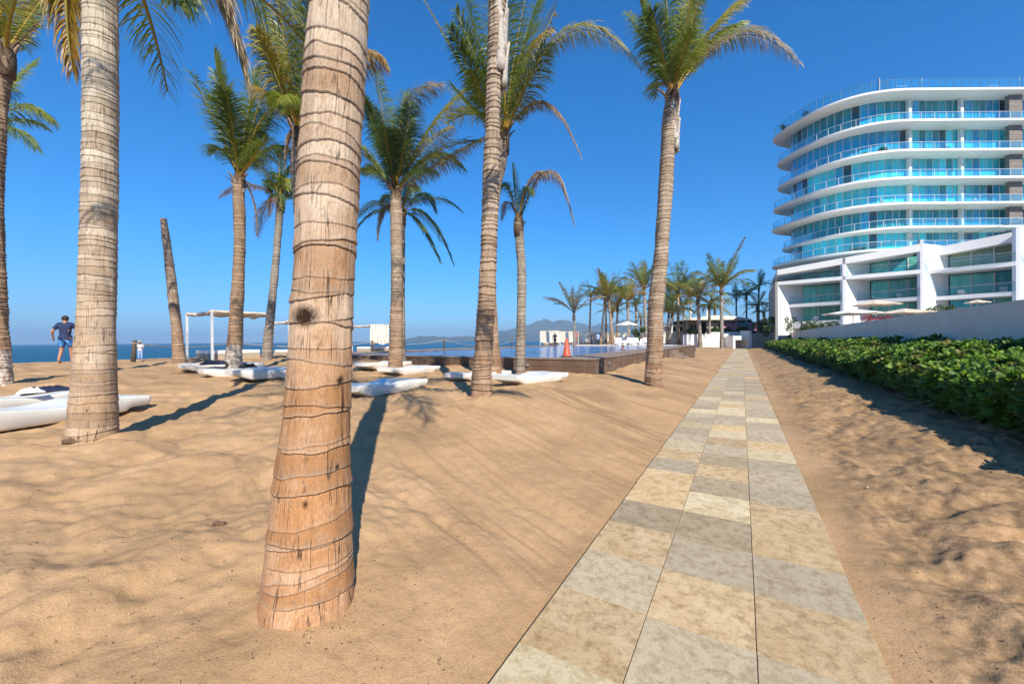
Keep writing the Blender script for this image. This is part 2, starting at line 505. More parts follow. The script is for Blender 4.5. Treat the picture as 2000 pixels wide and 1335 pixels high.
def mat_water(name, c, rough=0.08, bscale=(1, 1, 1), bstr=0.3, bdist=0.05, c2=None, spec=0.5):
    m, nt, lk, b = new_mat(name)
    v = coords(nt, lk, bscale)
    n = noise(nt, lk, v, 1.0, 6, 0.6)
    if c2:
        n0 = noise(nt, lk, coords(nt, lk, (0.02, 0.004, 1)), 1.0, 4, 0.6)
        lk.new(ramp(nt, lk, n0, [(0.35, c), (0.65, c2)]), b.inputs['Base Color'])
    else: b.inputs['Base Color'].default_value = (*c, 1)
    b.inputs['Roughness'].default_value = rough
    b.inputs['IOR'].default_value = 1.33; b.inputs['Specular IOR Level'].default_value = spec
    bump(nt, lk, n, bstr, bdist, b)
    return m

def mat_glass_rail(name, tint, alpha):
    m, nt, lk, b = new_mat(name)
    nt.remove(b)
    tr = nt.new('ShaderNodeBsdfTransparent'); tr.inputs[0].default_value = (*tint, 1)
    gl = nt.new('ShaderNodeBsdfGlossy'); gl.inputs['Roughness'].default_value = 0.03
    gl.inputs['Color'].default_value = (0.8, 0.95, 1.0, 1)
    df = nt.new('ShaderNodeBsdfDiffuse'); df.inputs[0].default_value = (0.25, 0.55, 0.62, 1)
    m1 = nt.new('ShaderNodeMixShader'); m1.inputs[0].default_value = alpha
    lk.new(tr.outputs[0], m1.inputs[1]); lk.new(df.outputs[0], m1.inputs[2])
    fr = nt.new('ShaderNodeFresnel'); fr.inputs[0].default_value = 1.5
    m2 = nt.new('ShaderNodeMixShader'); lk.new(math_n(nt, lk, 'MULTIPLY', fr.outputs[0], 0.28), m2.inputs[0])
    lk.new(m1.outputs[0], m2.inputs[1]); lk.new(gl.outputs[0], m2.inputs[2])
    lk.new(m2.outputs[0], nt['Material Output'].inputs['Surface'])
    return m

def mat_pane(name, c, c2, rough=0.06):
    m, nt, lk, b = new_mat(name)
    v = coords(nt, lk, (1, 1, 0.12))
    n = noise(nt, lk, v, 2.2, 3, 0.6)
    oi = nt.new('ShaderNodeObjectInfo')
    cc = ramp(nt, lk, n, [(0.35, c), (0.65, c2)])
    h = nt.new('ShaderNodeHueSaturation'); lk.new(cc, h.inputs['Color'])
    mr = nt.new('ShaderNodeMapRange'); lk.new(oi.outputs['Random'], mr.inputs[0])
    mr.inputs[3].default_value = 0.7; mr.inputs[4].default_value = 1.25
    lk.new(mr.outputs[0], h.inputs['Value'])
    lk.new(h.outputs[0], b.inputs['Base Color'])
    b.inputs['Roughness'].default_value = rough
    b.inputs['Specular IOR Level'].default_value = 0.7
    b.inputs['Coat Weight'].default_value = 0.3
    return m

M = {}
M['sand'] = mat_sand()
M['trunk_near'] = mat_trunk('palm_trunk_near', (0.45, 0.215, 0.085), (0.54, 0.42, 0.30), (0.9, 3.2))
M['trunk_left'] = mat_trunk('palm_trunk_left', (0.42, 0.27, 0.155), (0.55, 0.47, 0.36), (0.5, 4.0))
M['trunk_mid'] = mat_trunk('palm_trunk_mid', (0.31, 0.18, 0.10), (0.42, 0.325, 0.235), (0.5, 4.0))
M['trunk_white'] = mat_trunk('palm_trunk_whitish', (0.34, 0.21, 0.125), (0.32, 0.22, 0.14), (1.0, 4.0), white=0.9)
M['trunk_grey'] = mat_trunk('palm_trunk_grey', (0.27, 0.22, 0.17), (0.33, 0.29, 0.235), (0.5, 4.0))
M['frond'] = mat_vcol('palm_leaflets', 0.42, 0.45, 0.3, 0.5)
M['rachis'] = mat_vcol('palm_leaf_stalk', 0.5, 0.0, 0.2)
M['boot'] = simple('palm_leaf_base', (0.30, 0.20, 0.125), 0.9, 0.45, 22.0, 0.01, dirt=(0.55, 0.47, 0.38))
M['sheath'] = simple('palm_sheath_pale', (0.50, 0.44, 0.37), 0.85, 0.3, 14.0, 0.006, dirt=(0.20, 0.13, 0.08))
M['boot_dark'] = simple('palm_fibre', (0.13, 0.085, 0.05), 0.95, 0.5, 26.0, 0.015)
M['hedge'] = mat_vcol('hedge_leaf', 0.48, 0.25, 0.35, 0.28)
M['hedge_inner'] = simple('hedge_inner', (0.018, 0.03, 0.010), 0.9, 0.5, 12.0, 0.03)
M['twig'] = simple('twig', (0.13, 0.08, 0.045), 0.9, 0.4, 20)
M['white'] = simple('white_render', (0.78, 0.77, 0.75), 0.7, 0.05, 1.2, dirt=(0.68, 0.67, 0.64))
M['white_slab'] = simple('white_slab', (0.84, 0.81, 0.76), 0.7, 0.05, 0.6)
M['grey_wall'] = simple('grey_render', (0.80, 0.67, 0.54), 0.85, 0.08, 0.9, 0.003, dirt=(0.68, 0.56, 0.45))
M['side_wall'] = simple('beige_render', (0.42, 0.38, 0.33), 0.85, 0.10, 0.9)
M['stone_clad'] = simple('stone_cladding', (0.22, 0.18, 0.155), 0.8, 0.3, 3.0)
M['metal'] = simple('white_metal', (0.66, 0.66, 0.65), 0.4, 0.08, 5)
M['metal_grey'] = simple('grey_metal', (0.30, 0.31, 0.32), 0.4, 0.1, 5, metallic=0.4)
M['lounger'] = simple('lounger_plastic', (0.78, 0.755, 0.68), 0.32, 0.05, 3, dirt=(0.62, 0.60, 0.54))
M['cushion'] = simple('cushion', (0.80, 0.78, 0.73), 0.85, 0.06, 3)
M['cushion_side'] = simple('daybed_base', (0.45, 0.36, 0.26), 0.85, 0.12, 4)
M['canvas'] = simple('canvas', (0.74, 0.70, 0.60), 0.9, 0.08, 3, 0.004)
M['canvas_beige'] = simple('beige_canvas', (0.66, 0.54, 0.40), 0.9, 0.08, 3, 0.004)
M['navy'] = simple('navy_towel', (0.012, 0.018, 0.05), 0.9, 0.5, 14, 0.01)
M['black'] = simple('black_cloth', (0.015, 0.014, 0.02), 0.85, 0.5, 14, 0.01)
M['cone'] = simple('cone_orange', (0.62, 0.10, 0.045), 0.5, 0.15, 8)
M['cone_base'] = simple('cone_base', (0.06, 0.04, 0.035), 0.8, 0.2, 8)
M['wood'] = mat_wood('deck_wood', (0.145, 0.085, 0.052), (0.6, 0.6, 14), (0.22, 0.155, 0.105))
M['wood_top'] = mat_wood('deck_top_wood', (0.25, 0.18, 0.13), (1, 1, 1), (0.36, 0.29, 0.22))
M['post'] = mat_wood('post_wood', (0.085, 0.065, 0.05), (14, 14, 1.2), (0.14, 0.11, 0.09))
M['rope'] = simple('rope', (0.50, 0.40, 0.28), 0.9, 0.3, 40)
M['tile_a'] = mat_stone('stone_grey_green', (0.52, 0.43, 0.29), (0.46, 0.37, 0.235), (0.30, 0.215, 0.12))
M['tile_b'] = mat_stone('stone_ochre', (0.62, 0.465, 0.27), (0.54, 0.375, 0.19), (0.31, 0.195, 0.09))
M['tile_c'] = mat_stone('stone_cream', (0.68, 0.57, 0.36), (0.58, 0.46, 0.27), (0.40, 0.29, 0.14))
M['tile_d'] = mat_stone('stone_peach', (0.68, 0.50, 0.285), (0.60, 0.42, 0.21), (0.40, 0.25, 0.11))
M['tile_e'] = mat_stone('stone_brown', (0.46, 0.365, 0.235), (0.39, 0.30, 0.18), (0.25, 0.18, 0.095))
M['tile_bed'] = simple('path_bed', (0.30, 0.20, 0.12), 0.95, 0.3, 8)
M['sea'] = mat_water('sea_water', (0.002, 0.048, 0.095), 0.30, (0.9, 0.28, 1), 1.0, 0.6, (0.003, 0.068, 0.12), spec=0.12)
M['pool'] = mat_water('pool_water', (0.010, 0.11, 0.36), 0.06, (2.6, 1.6, 1), 0.8, 0.10, spec=0.22)
M['pool_wall'] = simple('pool_tile', (0.02, 0.10, 0.28), 0.3, 0.1, 9)
M['rail'] = mat_glass_rail('balcony_glass', (0.78, 0.95, 0.96), 0.045)
M['rail_clear'] = mat_glass_rail('clear_rail_glass', (0.90, 0.96, 0.96), 0.02)
M['pane_cyan'] = mat_pane('pane_cyan', (0.04, 0.60, 0.76), (0.10, 0.78, 0.88))
M['pane_blue'] = mat_pane('pane_blue', (0.012, 0.28, 0.52), (0.03, 0.42, 0.66))
M['pane_teal'] = mat_pane('pane_teal', (0.010, 0.22, 0.27), (0.02, 0.36, 0.42))
M['pane_dark'] = mat_pane('pane_dark', (0.006, 0.05, 0.075), (0.012, 0.09, 0.12))
M['pane_green'] = mat_pane('pane_green', (0.07, 0.40, 0.29), (0.16, 0.60, 0.46))
M['pane_olive'] = mat_pane('pane_olive', (0.20, 0.28, 0.13), (0.28, 0.36, 0.20))
M['mullion'] = simple('mullion', (0.10, 0.20, 0.25), 0.4, 0.1, 5)
M['mullion_w'] = simple('mullion_white', (0.62, 0.64, 0.63), 0.4, 0.1, 5)
M['core'] = simple('dark_interior', (0.02, 0.03, 0.035), 0.9, 0.2, 2)
M['skin'] = simple('skin', (0.42, 0.20, 0.125), 0.6, 0.1, 10)
M['skin_red'] = simple('tanned_skin', (0.45, 0.17, 0.10), 0.6, 0.1, 10)
M['shirt_navy'] = simple('navy_shirt', (0.015, 0.028, 0.085), 0.85, 0.4, 22)
M['hair'] = simple('hair', (0.02, 0.014, 0.01), 0.7, 0.4, 30)
M['shirt_white'] = simple('white_shirt', (0.72, 0.74, 0.78), 0.85, 0.08, 12)
M['pants_blue'] = simple('pale_blue_trousers', (0.30, 0.42, 0.70), 0.85, 0.1, 12)
M['straw'] = simple('straw', (0.55, 0.40, 0.16), 0.85, 0.15, 30)
M['orange_cloth'] = simple('orange_cloth', (0.55, 0.12, 0.06), 0.85, 0.2, 14)
M['dark_cloth'] = simple('dark_cloth', (0.03, 0.035, 0.05), 0.85, 0.3, 14)
M['pink'] = simple('pink_drape', (0.62, 0.27, 0.42), 0.9, 0.12, 3)
M['teal_cloth'] = simple('teal_drape', (0.15, 0.36, 0.42), 0.9, 0.12, 3)
M['hill'] = simple('hill_scrub', (0.075, 0.085, 0.05), 0.95, 0.35, 0.01)
M['hill_near'] = simple('hill_wood', (0.06, 0.075, 0.045), 0.95, 0.35, 0.012)
M['red_flower'] = simple('red_bracts', (0.42, 0.025, 0.04), 0.7, 0.4, 30)
def _shorts():
    m, nt, lk, b = new_mat('patterned_shorts')
    v = coords(nt, lk)
    n = noise(nt, lk, v, 14.0, 4, 0.6)
    lk.new(ramp(nt, lk, n, [(0.42, (0.012, 0.035, 0.16)), (0.5, (0.03, 0.16, 0.45)), (0.62, (0.10, 0.36, 0.62))]), b.inputs['Base Color'])
    b.inputs['Roughness'].default_value = 0.85
    return m
M['shorts'] = _shorts()

# ------------------------------------------------------------------ ground, sea, hills
def build_sand():
    nr, na = 820, 760
    # radial grid round the camera, dense where it is looked at
    rr = 0.55 * (110 / 0.55) ** (np.linspace(0, 1, nr))
    an = np.linspace(R(-100), R(100), na)
    A, RR = np.meshgrid(an, rr)
    X = RR * np.sin(A); Y = RR * np.cos(A) - 0.15
    Z = full_h(X.ravel(), Y.ravel())
    V = np.stack([X.ravel(), Y.ravel(), Z], 1)
    i = np.arange(nr - 1)[:, None] * na + np.arange(na - 1)[None, :]
    i = i.ravel()
    Fq = np.stack([i, i + 1, i + na + 1, i + na], 1)[:, ::-1]
    Xf, Yf = X.ravel(), Y.ravel()
    t = 0.866 * Xf - 0.5 * Yf
    dirt = sstep((t - PR) / 0.5) * 0.9 + 0.25 * sstep((PL - t - 0.1) / -0.25 + 1) * (t < PL)
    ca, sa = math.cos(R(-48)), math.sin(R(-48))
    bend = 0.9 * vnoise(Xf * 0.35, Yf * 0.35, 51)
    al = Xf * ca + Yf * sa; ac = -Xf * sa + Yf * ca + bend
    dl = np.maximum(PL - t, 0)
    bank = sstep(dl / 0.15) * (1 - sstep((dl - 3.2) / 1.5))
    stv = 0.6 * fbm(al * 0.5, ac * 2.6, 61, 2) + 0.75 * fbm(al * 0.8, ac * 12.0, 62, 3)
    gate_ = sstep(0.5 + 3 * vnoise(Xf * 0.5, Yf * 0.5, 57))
    streak_shade = bank * gate_ * np.clip((-stv - 0.04) * 3.2, 0, 0.72)  # mask for painted furrow shade: strongest in the hollows of the rake marks
    me = np_mesh('sand', V, Fq, None, M['sand'], True, None, None, {'dirt': dirt, 'streak_shade': streak_shade})
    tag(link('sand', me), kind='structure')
    # the rest of the land, out of the camera's sight
    b = MB()
    b.prism([(-112, -60), (400, -60), (400, 160), (40, 160), (-40, 108)], -3.4, -3.2)
    tag(b.build('land', M['sand']), kind='structure')
build_sand()

b = MB(); b.box((0, 4000, -1.75), (24000, 18000, 0.3)); tag(b.build('sea', M['sea']), kind='structure')

def hills(name, prof, Y, depth, mat, seed):
    xs = np.array([p[0] for p in prof], float); ys = np.array([p[1] for p in prof], float)
    px = np.linspace(xs[0], xs[-1], 260)
    py = np.interp(px, xs, ys)
    nrow = 26
    V = []
    for j in range(nrow):
        u = j / (nrow - 1)
        for i, p in enumerate(px):
            base = at(p, py[i] + 3.0 * vnoise(np.array([p * 0.09]), np.array([seed + 0.0]), seed)[0], Y)
            h = (base.z + 2) * math.sin(min(u * 1.25, 1.0) * math.pi / 2) ** 0.9 if u < 0.8 else (base.z + 2) * (1 - (u - 0.8) / 0.2 * 0.6)
            V.append((base.x * (1 + (u - 0.8) * depth / Y), Y + (u - 0.8) * depth, h * (1 + 0.0) - 2))
    V = np.array(V)
    n = fbm(V[:, 0] * 0.012, V[:, 1] * 0.012, seed, 4)
    u = np.repeat(np.linspace(0, 1, nrow), len(px))
    V[:, 2] += n * 16 * (V[:, 2] + 2) / 60 * (u < 0.78)
    m = len(px)
    i = (np.arange(nrow - 1)[:, None] * m + np.arange(m - 1)[None, :]).ravel()
    me = np_mesh(name, V, np.stack([i, i + 1, i + m + 1, i + m], 1), None, mat, True)
    tag(link(name, me), kind='structure')
hills('hills', [(900, 664), (960, 652), (985, 645), (1005, 641), (1030, 635.5), (1062, 629), (1075, 630), (1092, 627.5), (1117, 633), (1152, 638),
                (1198, 631), (1216, 626), (1250, 634), (1300, 642), (1380, 650), (1480, 658)], 3000, 1100, M['hill'], 5)
hills('headland', [(760, 665.5), (792, 662.5), (805, 659), (821, 657), (850, 658), (880, 657.5), (913, 656), (960, 655), (1000, 652), (1060, 655), (1150, 656), (1300, 658)],
      2300, 600, M['hill_near'], 9)

# ------------------------------------------------------------------ path of stone tiles
path = MB()
N_S0, N_S1 = -1.0, 69.0
pa = [st(N_S0, PL), st(N_S0, PR), st(N_S1, PR), st(N_S1, PL)]
path.prism([(p.x, p.y) for p in pa][::1], -0.06, 0.0145)
path = tag(path.build('path', M['tile_bed']), kind='structure')
TW = (PR - PL) / 3
def tile_mesh(mat):
    b_ = MB(); b_.box((0, 0, 0), (TW - 0.0045, TW - 0.0045, 0.05))
    return b_.mesh('tile', mat, False, 0.002)
tmesh = {k: tile_mesh(M['tile_' + k]) for k in 'abcde'}
near_spec = {0: 'cccbabeddabcaacaaca', 1: 'bbaabaecebeabcdaac', 2: 'aaaabadbaaacdaaaca'}
tiles = []
for c in range(3):
    off = (0.195, 0.175, 0.165)[c]
    k = 0
    s = 0.0 + off
    while s < 68.6:
        pal = near_spec[c]
        if k < len(pal): key = pal[k]
        else: key = random.choices('abcde', (46, 16, 24, 4, 10))[0]
        tiles.append((s, c, key)); s += TW; k += 1
tiles.sort(key=lambda q: q[0])
rest = MB()
for i, (s, c, key) in enumerate(tiles):
    p = st(s + TW / 2, PL + TW * (c + 0.5), -0.005 + random.uniform(-0.003, 0.003))
    if i < 300:
        link('tile', tmesh[key], path, p, (random.uniform(-.002, .002), random.uniform(-.002, .002), PATH_YAW + random.uniform(-.003, .003)))
    else:
        rest.box(p, (TW - 0.007, TW - 0.007, 0.05), PATH_YAW)
tag(rest.build('tile', M['tile_a'], path), kind='stuff')

# ------------------------------------------------------------------ palms
GREEN = np.array((0.060, 0.105, 0.018)); DGREEN = np.array((0.030, 0.062, 0.014)); LGREEN = np.array((0.13, 0.19, 0.03))
YEL = np.array((0.34, 0.27, 0.035)); ORG = np.array((0.42, 0.22, 0.035)); BRN = np.array((0.20, 0.115, 0.055)); STRAW = np.array((0.45, 0.34, 0.22))
BLUEG = np.array((0.050, 0.085, 0.040))
GREEN, DGREEN, LGREEN, BLUEG = GREEN * np.array((3.2, 2.3, 1.6)), DGREEN * np.array((4.0, 3.1, 2.0)), LGREEN * np.array((2.6, 2.0, 1.6)), BLUEG * 2.3; YEL = YEL * 1.6; STRAW = STRAW * 1.15
KINDS_C = {'g': (GREEN, LGREEN, 0.35), 'd': (DGREEN, GREEN, 0.2), 'y': (LGREEN, YEL, 0.7), 'o': (YEL, ORG, 0.9), 's': (BRN, STRAW, 0.9), 'b': (BLUEG, DGREEN, 0.4),
           'l': (LGREEN, GREEN, 0.4), 't': (GREEN, STRAW, 1.0)}

def frond_arrays(P0, P1, P2, leaf, n=60, kind='g', seed=0, droop=0.5, w=0.036, u0=0.14, wind=(0.06, 0.03), stalk=0.032, lean=0.0):
    rg = np.random.default_rng(seed)
    P0, P1, P2 = [np.array(p, float) for p in (P0, P1, P2)]
    def bez(u): return (1 - u)[:, None] ** 2 * P0 + 2 * (u * (1 - u))[:, None] * P1 + (u ** 2)[:, None] * P2
    def dbez(u): return 2 * (1 - u)[:, None] * (P1 - P0) + 2 * u[:, None] * (P2 - P1)
    up = np.array((0, 0, 1.0))
    hd = P2 - P0; hd[2] = 0
    if np.linalg.norm(hd) < 1e-3: hd = np.array((1.0, 0, 0))
    hd /= np.linalg.norm(hd)
    side0 = np.cross(hd, up)
    # rachis
    ns = 14
    us = np.linspace(0, 1, ns); Pc = bez(us); T = dbez(us); T /= np.linalg.norm(T, axis=1)[:, None]
    rs = stalk * (1 - us) ** 0.8 + 0.004; rs[0] *= 1.7
    Sd = side0[None] - (T @ side0)[:, None] * T; Sd /= np.linalg.norm(Sd, axis=1)[:, None]
    Nn = np.cross(Sd, T)
    RV = np.concatenate([(Pc[:, None] + rs[:, None, None] * (Sd[:, None] * np.cos(a) + Nn[:, None] * np.sin(a) * 0.7)) for a in np.array([0, 1, 2, 3]) * math.pi / 2], 1)
    RV = RV.reshape(-1, 3)
    i = np.arange(ns - 1)
    RF = np.concatenate([np.stack([i * 4 + k, i * 4 + (k + 1) % 4, (i + 1) * 4 + (k + 1) % 4, (i + 1) * 4 + k], 1) for k in range(4)])
    rc0, rc1 = np.array((0.62, 0.40, 0.06)), np.array((0.42, 0.38, 0.08))
    if kind in 's': rc0, rc1 = BRN * 1.3, STRAW
    RC = np.repeat(rc0[None] * (1 - us[:, None]) + rc1[None] * us[:, None], 4, 0)
    # leaflets
    m = n * 2
    u = np.repeat(np.linspace(u0, 0.995, n), 2) + rg.normal(0, 0.004, m)
    u = np.clip(u, 0.01, 1)
    sgn = np.tile([1.0, -1.0], n)
    P = bez(u); T = dbez(u); T /= np.linalg.norm(T, axis=1)[:, None]
    S = side0[None] - (T @ side0)[:, None] * T; S /= np.linalg.norm(S, axis=1)[:, None]
    Nn = np.cross(S, T)
    L = leaf * (0.55 + 0.45 * np.sin(np.clip((u - u0) / 0.45, 0, 1) * math.pi / 2)) * (1 - 0.62 * np.clip((u - 0.55) / 0.45, 0, 1) ** 1.4)
    L *= rg.uniform(0.72, 1.12, m)
    L *= np.where(rg.random(m) < 0.05, 0.45, 1.0)
    ang = R(58) - R(30) * u + rg.normal(0, 0.07, m)
    ang = ang + rg.normal(0, 0.08, m)
    D = S * (sgn * np.sin(ang))[:, None] + T * np.cos(ang)[:, None] + Nn * (0.22 + lean * sgn + rg.normal(0, 0.10, m))[:, None]
    D /= np.linalg.norm(D, axis=1)[:, None]
    nseg = 4
    pts = [P]; cur = P.copy(); d = D.copy()
    dr = droop * rg.uniform(0.7, 1.35, m)
    for k in range(nseg):
        cur = cur + d * (L / nseg)[:, None]
        pts.append(cur.copy())
        d = d + np.stack([wind[0] + rg.normal(0, 0.03, m), wind[1] + rg.normal(0, 0.03, m), -dr * 0.55], 1)
        d /= np.linalg.norm(d, axis=1)[:, None]
    Wd = T * 0.8 + Nn * 0.45 * sgn[:, None] + rg.normal(0, 0.18, (m, 3)); Wd /= np.linalg.norm(Wd, axis=1)[:, None]
    wk = [0.45, 1.0, 0.9, 0.62]
    LV = []
    for k in range(nseg):
        LV.append(pts[k] + Wd * (w * wk[k] / 2)); LV.append(pts[k] - Wd * (w * wk[k] / 2))
    LV.append(pts[nseg])
    nv = nseg * 2 + 1
    LV = np.stack(LV, 1).reshape(-1, 3)
    base = np.arange(m) * nv
    LF = np.concatenate([np.stack([base + 2 * k, base + 2 * k + 1, base + 2 * k + 3, base + 2 * k + 2], 1) for k in range(nseg - 1)])
    LT = np.stack([base + 2 * (nseg - 1), base + 2 * (nseg - 1) + 1, base + nv - 1], 1)
    ca, cb, tipm = KINDS_C[kind]
    f = rg.random(m)[:, None] * 0.5 + 0.5 * vnoise(u * 7, u * 0 + seed * 1.7, 3)[:, None] + 0.25
    f = np.clip(f + (u[:, None] - 0.4) * (0.5 if kind in 'yot' else 0.1), 0, 1)
    lc = ca * (1 - f) + cb * f
    LC = []
    tipc = STRAW if kind in 'yots' else LGREEN * 0.8
    for k in range(nseg):
        tk = np.clip((k / nseg - 0.45) * 2.2, 0, 1) * tipm * rg.uniform(0.3, 1.0, m)[:, None]
        c_ = lc * (1 - tk) + tipc * tk
        LC += [c_, c_]
    tk = tipm * rg.uniform(0.3, 1.0, m)[:, None]
    LC.append(lc * (1 - tk) + tipc * 0.8 * tk)
    LC = np.stack(LC, 1).reshape(-1, 3)
    nR = len(RV)
    return np.concatenate([RV, LV]), np.concatenate([RF, LF + nR]), LT + nR, np.concatenate([RC, LC])

def frond_mesh(*a, **k):
    V, Fq, Ft, C = frond_arrays(*a, **k)
    return np_mesh('frond', V, Fq, Ft, M['frond'], False, C)

# shared fronds: canonical frond leaves the crown along +X, length 1
CAN = {}
def canon(kind, arch, n, seed):
    key = (kind, arch, n, seed)
    if key not in CAN:
        P1, P2 = {'up': ((0.22, 0, 0.58), (0.42, 0, 0.98)), 'mid': ((0.42, 0, 0.52), (0.92, 0, 0.50)), 'arch': ((0.50, 0, 0.46), (1.0, 0, 0.02)),
                  'low': ((0.50, 0, 0.14), (0.85, 0, -0.45)), 'hang': ((0.34, 0, 0.02), (0.42, 0, -0.80))}[arch]
        CAN[key] = frond_mesh((0, 0, 0), P1, P2, 0.27 if arch != 'up' else 0.23, n=n, kind=kind, seed=seed, droop=0.6, w=0.66 / n if n < 50 else 0.0085, wind=(0.0, 0.02), stalk=0.0085)
    return CAN[key]

def smooth_path(pts, n):
    """Catmull-Rom through rows (x, y, z, r), resampled by height"""
    P = np.array(pts, float)
    P = np.concatenate([2 * P[:1] - P[1:2], P, 2 * P[-1:] - P[-2:-1]])
    out = []
    for i in range(1, len(P) - 2):
        for u in np.linspace(0, 1, 24, endpoint=False):
            out.append(0.5 * ((2 * P[i]) + (-P[i - 1] + P[i + 1]) * u + (2 * P[i - 1] - 5 * P[i] + 4 * P[i + 1] - P[i + 2]) * u * u + (-P[i - 1] + 3 * P[i] - 3 * P[i + 1] + P[i + 2]) * u ** 3))
    out.append(P[-2])
    out = np.array(out)
    d = np.concatenate([[0], np.cumsum(np.linalg.norm(np.diff(out[:, :3], axis=0), axis=1))])
    q = np.linspace(0, d[-1], n)
    return np.stack([np.interp(q, d, out[:, k]) for k in range(4)], 1), q

def burn_(V, marks):
    """marks: (x, y, z, half width, half height) round scars on the trunk"""
    out = np.zeros(len(V))
    for mx, my, mz, rw, rh in marks:
        dd = np.sqrt(((V[:, 0] - mx) ** 2 + (V[:, 1] - my) ** 2) / rw ** 2 + (V[:, 2] - mz) ** 2 / rh ** 2)
        out = np.maximum(out, np.clip(1.35 - dd, 0, 1))
    return out

def trunk_mesh(pts, na, nv, seed, mat, spacing=(0.08, 0.2), amp=1.0, tilt=0.25, marks=()):
    rg = np.random.default_rng(seed)
    C, q = smooth_path(pts, nv)
    rings = []
    h = 0.10
    while h < q[-1]:
        rings.append(h)
        if rg.random() < 0.45: rings.append(h + rg.uniform(0.018, 0.045))
        sp = rg.uniform(*spacing) * (1.0 - 0.25 * min(h / q[-1], 1)); h += sp
    rings = np.array(sorted(rings))
    th = np.linspace(0, 2 * math.pi, na, endpoint=False) + math.pi / 2    # seam at the back (+Y)
    Hh, Th = np.meshgrid(q, th, indexing='ij')
    rad = np.repeat(C[:, 3][:, None], na, 1)
    disp = np.zeros_like(Hh); ring = np.zeros_like(Hh); groove = np.zeros_like(Hh)
    edges = []
    for j, hr in enumerate(rings):
        ph = rg.uniform(0, 6.28); tl = tilt * rg.uniform(0.2, 1.0) * C[int(hr / q[-1] * (nv - 1)), 3]
        wav = 0.007 * (vnoise(np.cos(th) * 2.2 + j * 5.1, np.sin(th) * 2.2, seed) * 2) + 0.0035 * vnoise(np.cos(th) * 9 + j, np.sin(th) * 9, seed + 5)
        edges.append(hr + tl * np.sin(th * 1.0 + ph) * 0.6 + wav)
    edges = np.array(edges)
    segv = np.zeros_like(Hh); band = np.zeros_like(Hh)
    for j in range(len(rings)):
        d = Hh - edges[j][None]
        w = (0.0055 if amp > 1.2 else 0.0040) * amp; st_ = rg.uniform(0.45, 1.0)
        lip = np.exp(-((d - 0.004 * amp) / (w * 1.0)) ** 2)
        gr = np.exp(-((d + 0.006 * amp) / (w * 0.8)) ** 2)
        low_ = 1 - 0.75 * sstep((hr - 1.2) / 1.6)
        disp += amp * (0.0022 * lip * low_ - 0.0040 * gr) * st_
        ring = np.maximum(ring, lip * st_ * low_ * (0.35 + 0.65 * (vnoise(th * 1.5 + j * 3.3, th * 0 + seed, seed + 2) > -0.15))[None]); groove = np.maximum(groove, gr * st_ * rg.uniform(0.5, 1.0) * (1 - 0.72 * low_ * (nv > 1200)))
        # segment above is fuller just over the seam
        up_ = edges[j + 1][None] - edges[j][None] if j + 1 < len(rings) else 0.15
        seg = (d > 0) * (d < up_)
        segv += seg * rg.uniform(-1, 1); band = np.maximum(band, (d > 0) * np.exp(-np.clip(d, 0, 9) / 0.022) * rg.uniform(0.2, 1))
        disp += seg * 0.0070 * amp * (1 - np.clip(d / up_, 0, 1)) * rg.uniform(0.3, 1.3)
    disp += 0.011 * amp * fbm(np.cos(Th) * 1.6 + Hh * 0.6, np.sin(Th) * 1.6 + Hh * 2.1, seed + 9, 3)
    disp += 0.003 * amp * vnoise(Th * 14 / 1.0, Hh * 4, seed + 11)
    rad2 = rad + disp
    X = C[:, 0][:, None] + rad2 * np.cos(Th); Y = C[:, 1][:, None] + rad2 * np.sin(Th); Z = np.repeat(C[:, 2][:, None], na, 1)
    V = np.stack([X, Y, Z], 2).reshape(-1, 3)
    i = (np.arange(nv - 1)[:, None] * na + np.arange(na)[None, :]); i2 = (np.arange(nv - 1)[:, None] * na + (np.arange(na)[None, :] + 1) % na)
    Fq = np.stack([i.ravel(), i2.ravel(), i2.ravel() + na, i.ravel() + na], 1)
    V = np.concatenate([V, [[C[-1, 0], C[-1, 1], C[-1, 2]]]])
    k = np.arange(na); last = (nv - 1) * na
    Ft = np.stack([last + k, last + (k + 1) % na, np.full(na, len(V) - 1)], 1)
    thw = np.where(Th > math.pi / 2 + math.pi, Th - 0, Th)
    tc = np.stack([(thw * 0.17).ravel(), Hh.ravel(), np.full(Hh.size, seed * 3.1)], 1)
    tc = np.concatenate([tc, tc[-1:]])
    z1 = np.zeros(1)
    me = np_mesh('trunk', V, Fq, Ft, mat, True, None, None, {'tc': tc, 'ring': np.concatenate([ring.ravel(), z1]), 'groove': np.concatenate([groove.ravel(), z1]),
                  'segv': np.concatenate([segv.ravel(), z1]), 'band': np.concatenate([band.ravel(), z1]), 'burn': np.concatenate([burn_(V[:-1], marks), z1])})
    return me

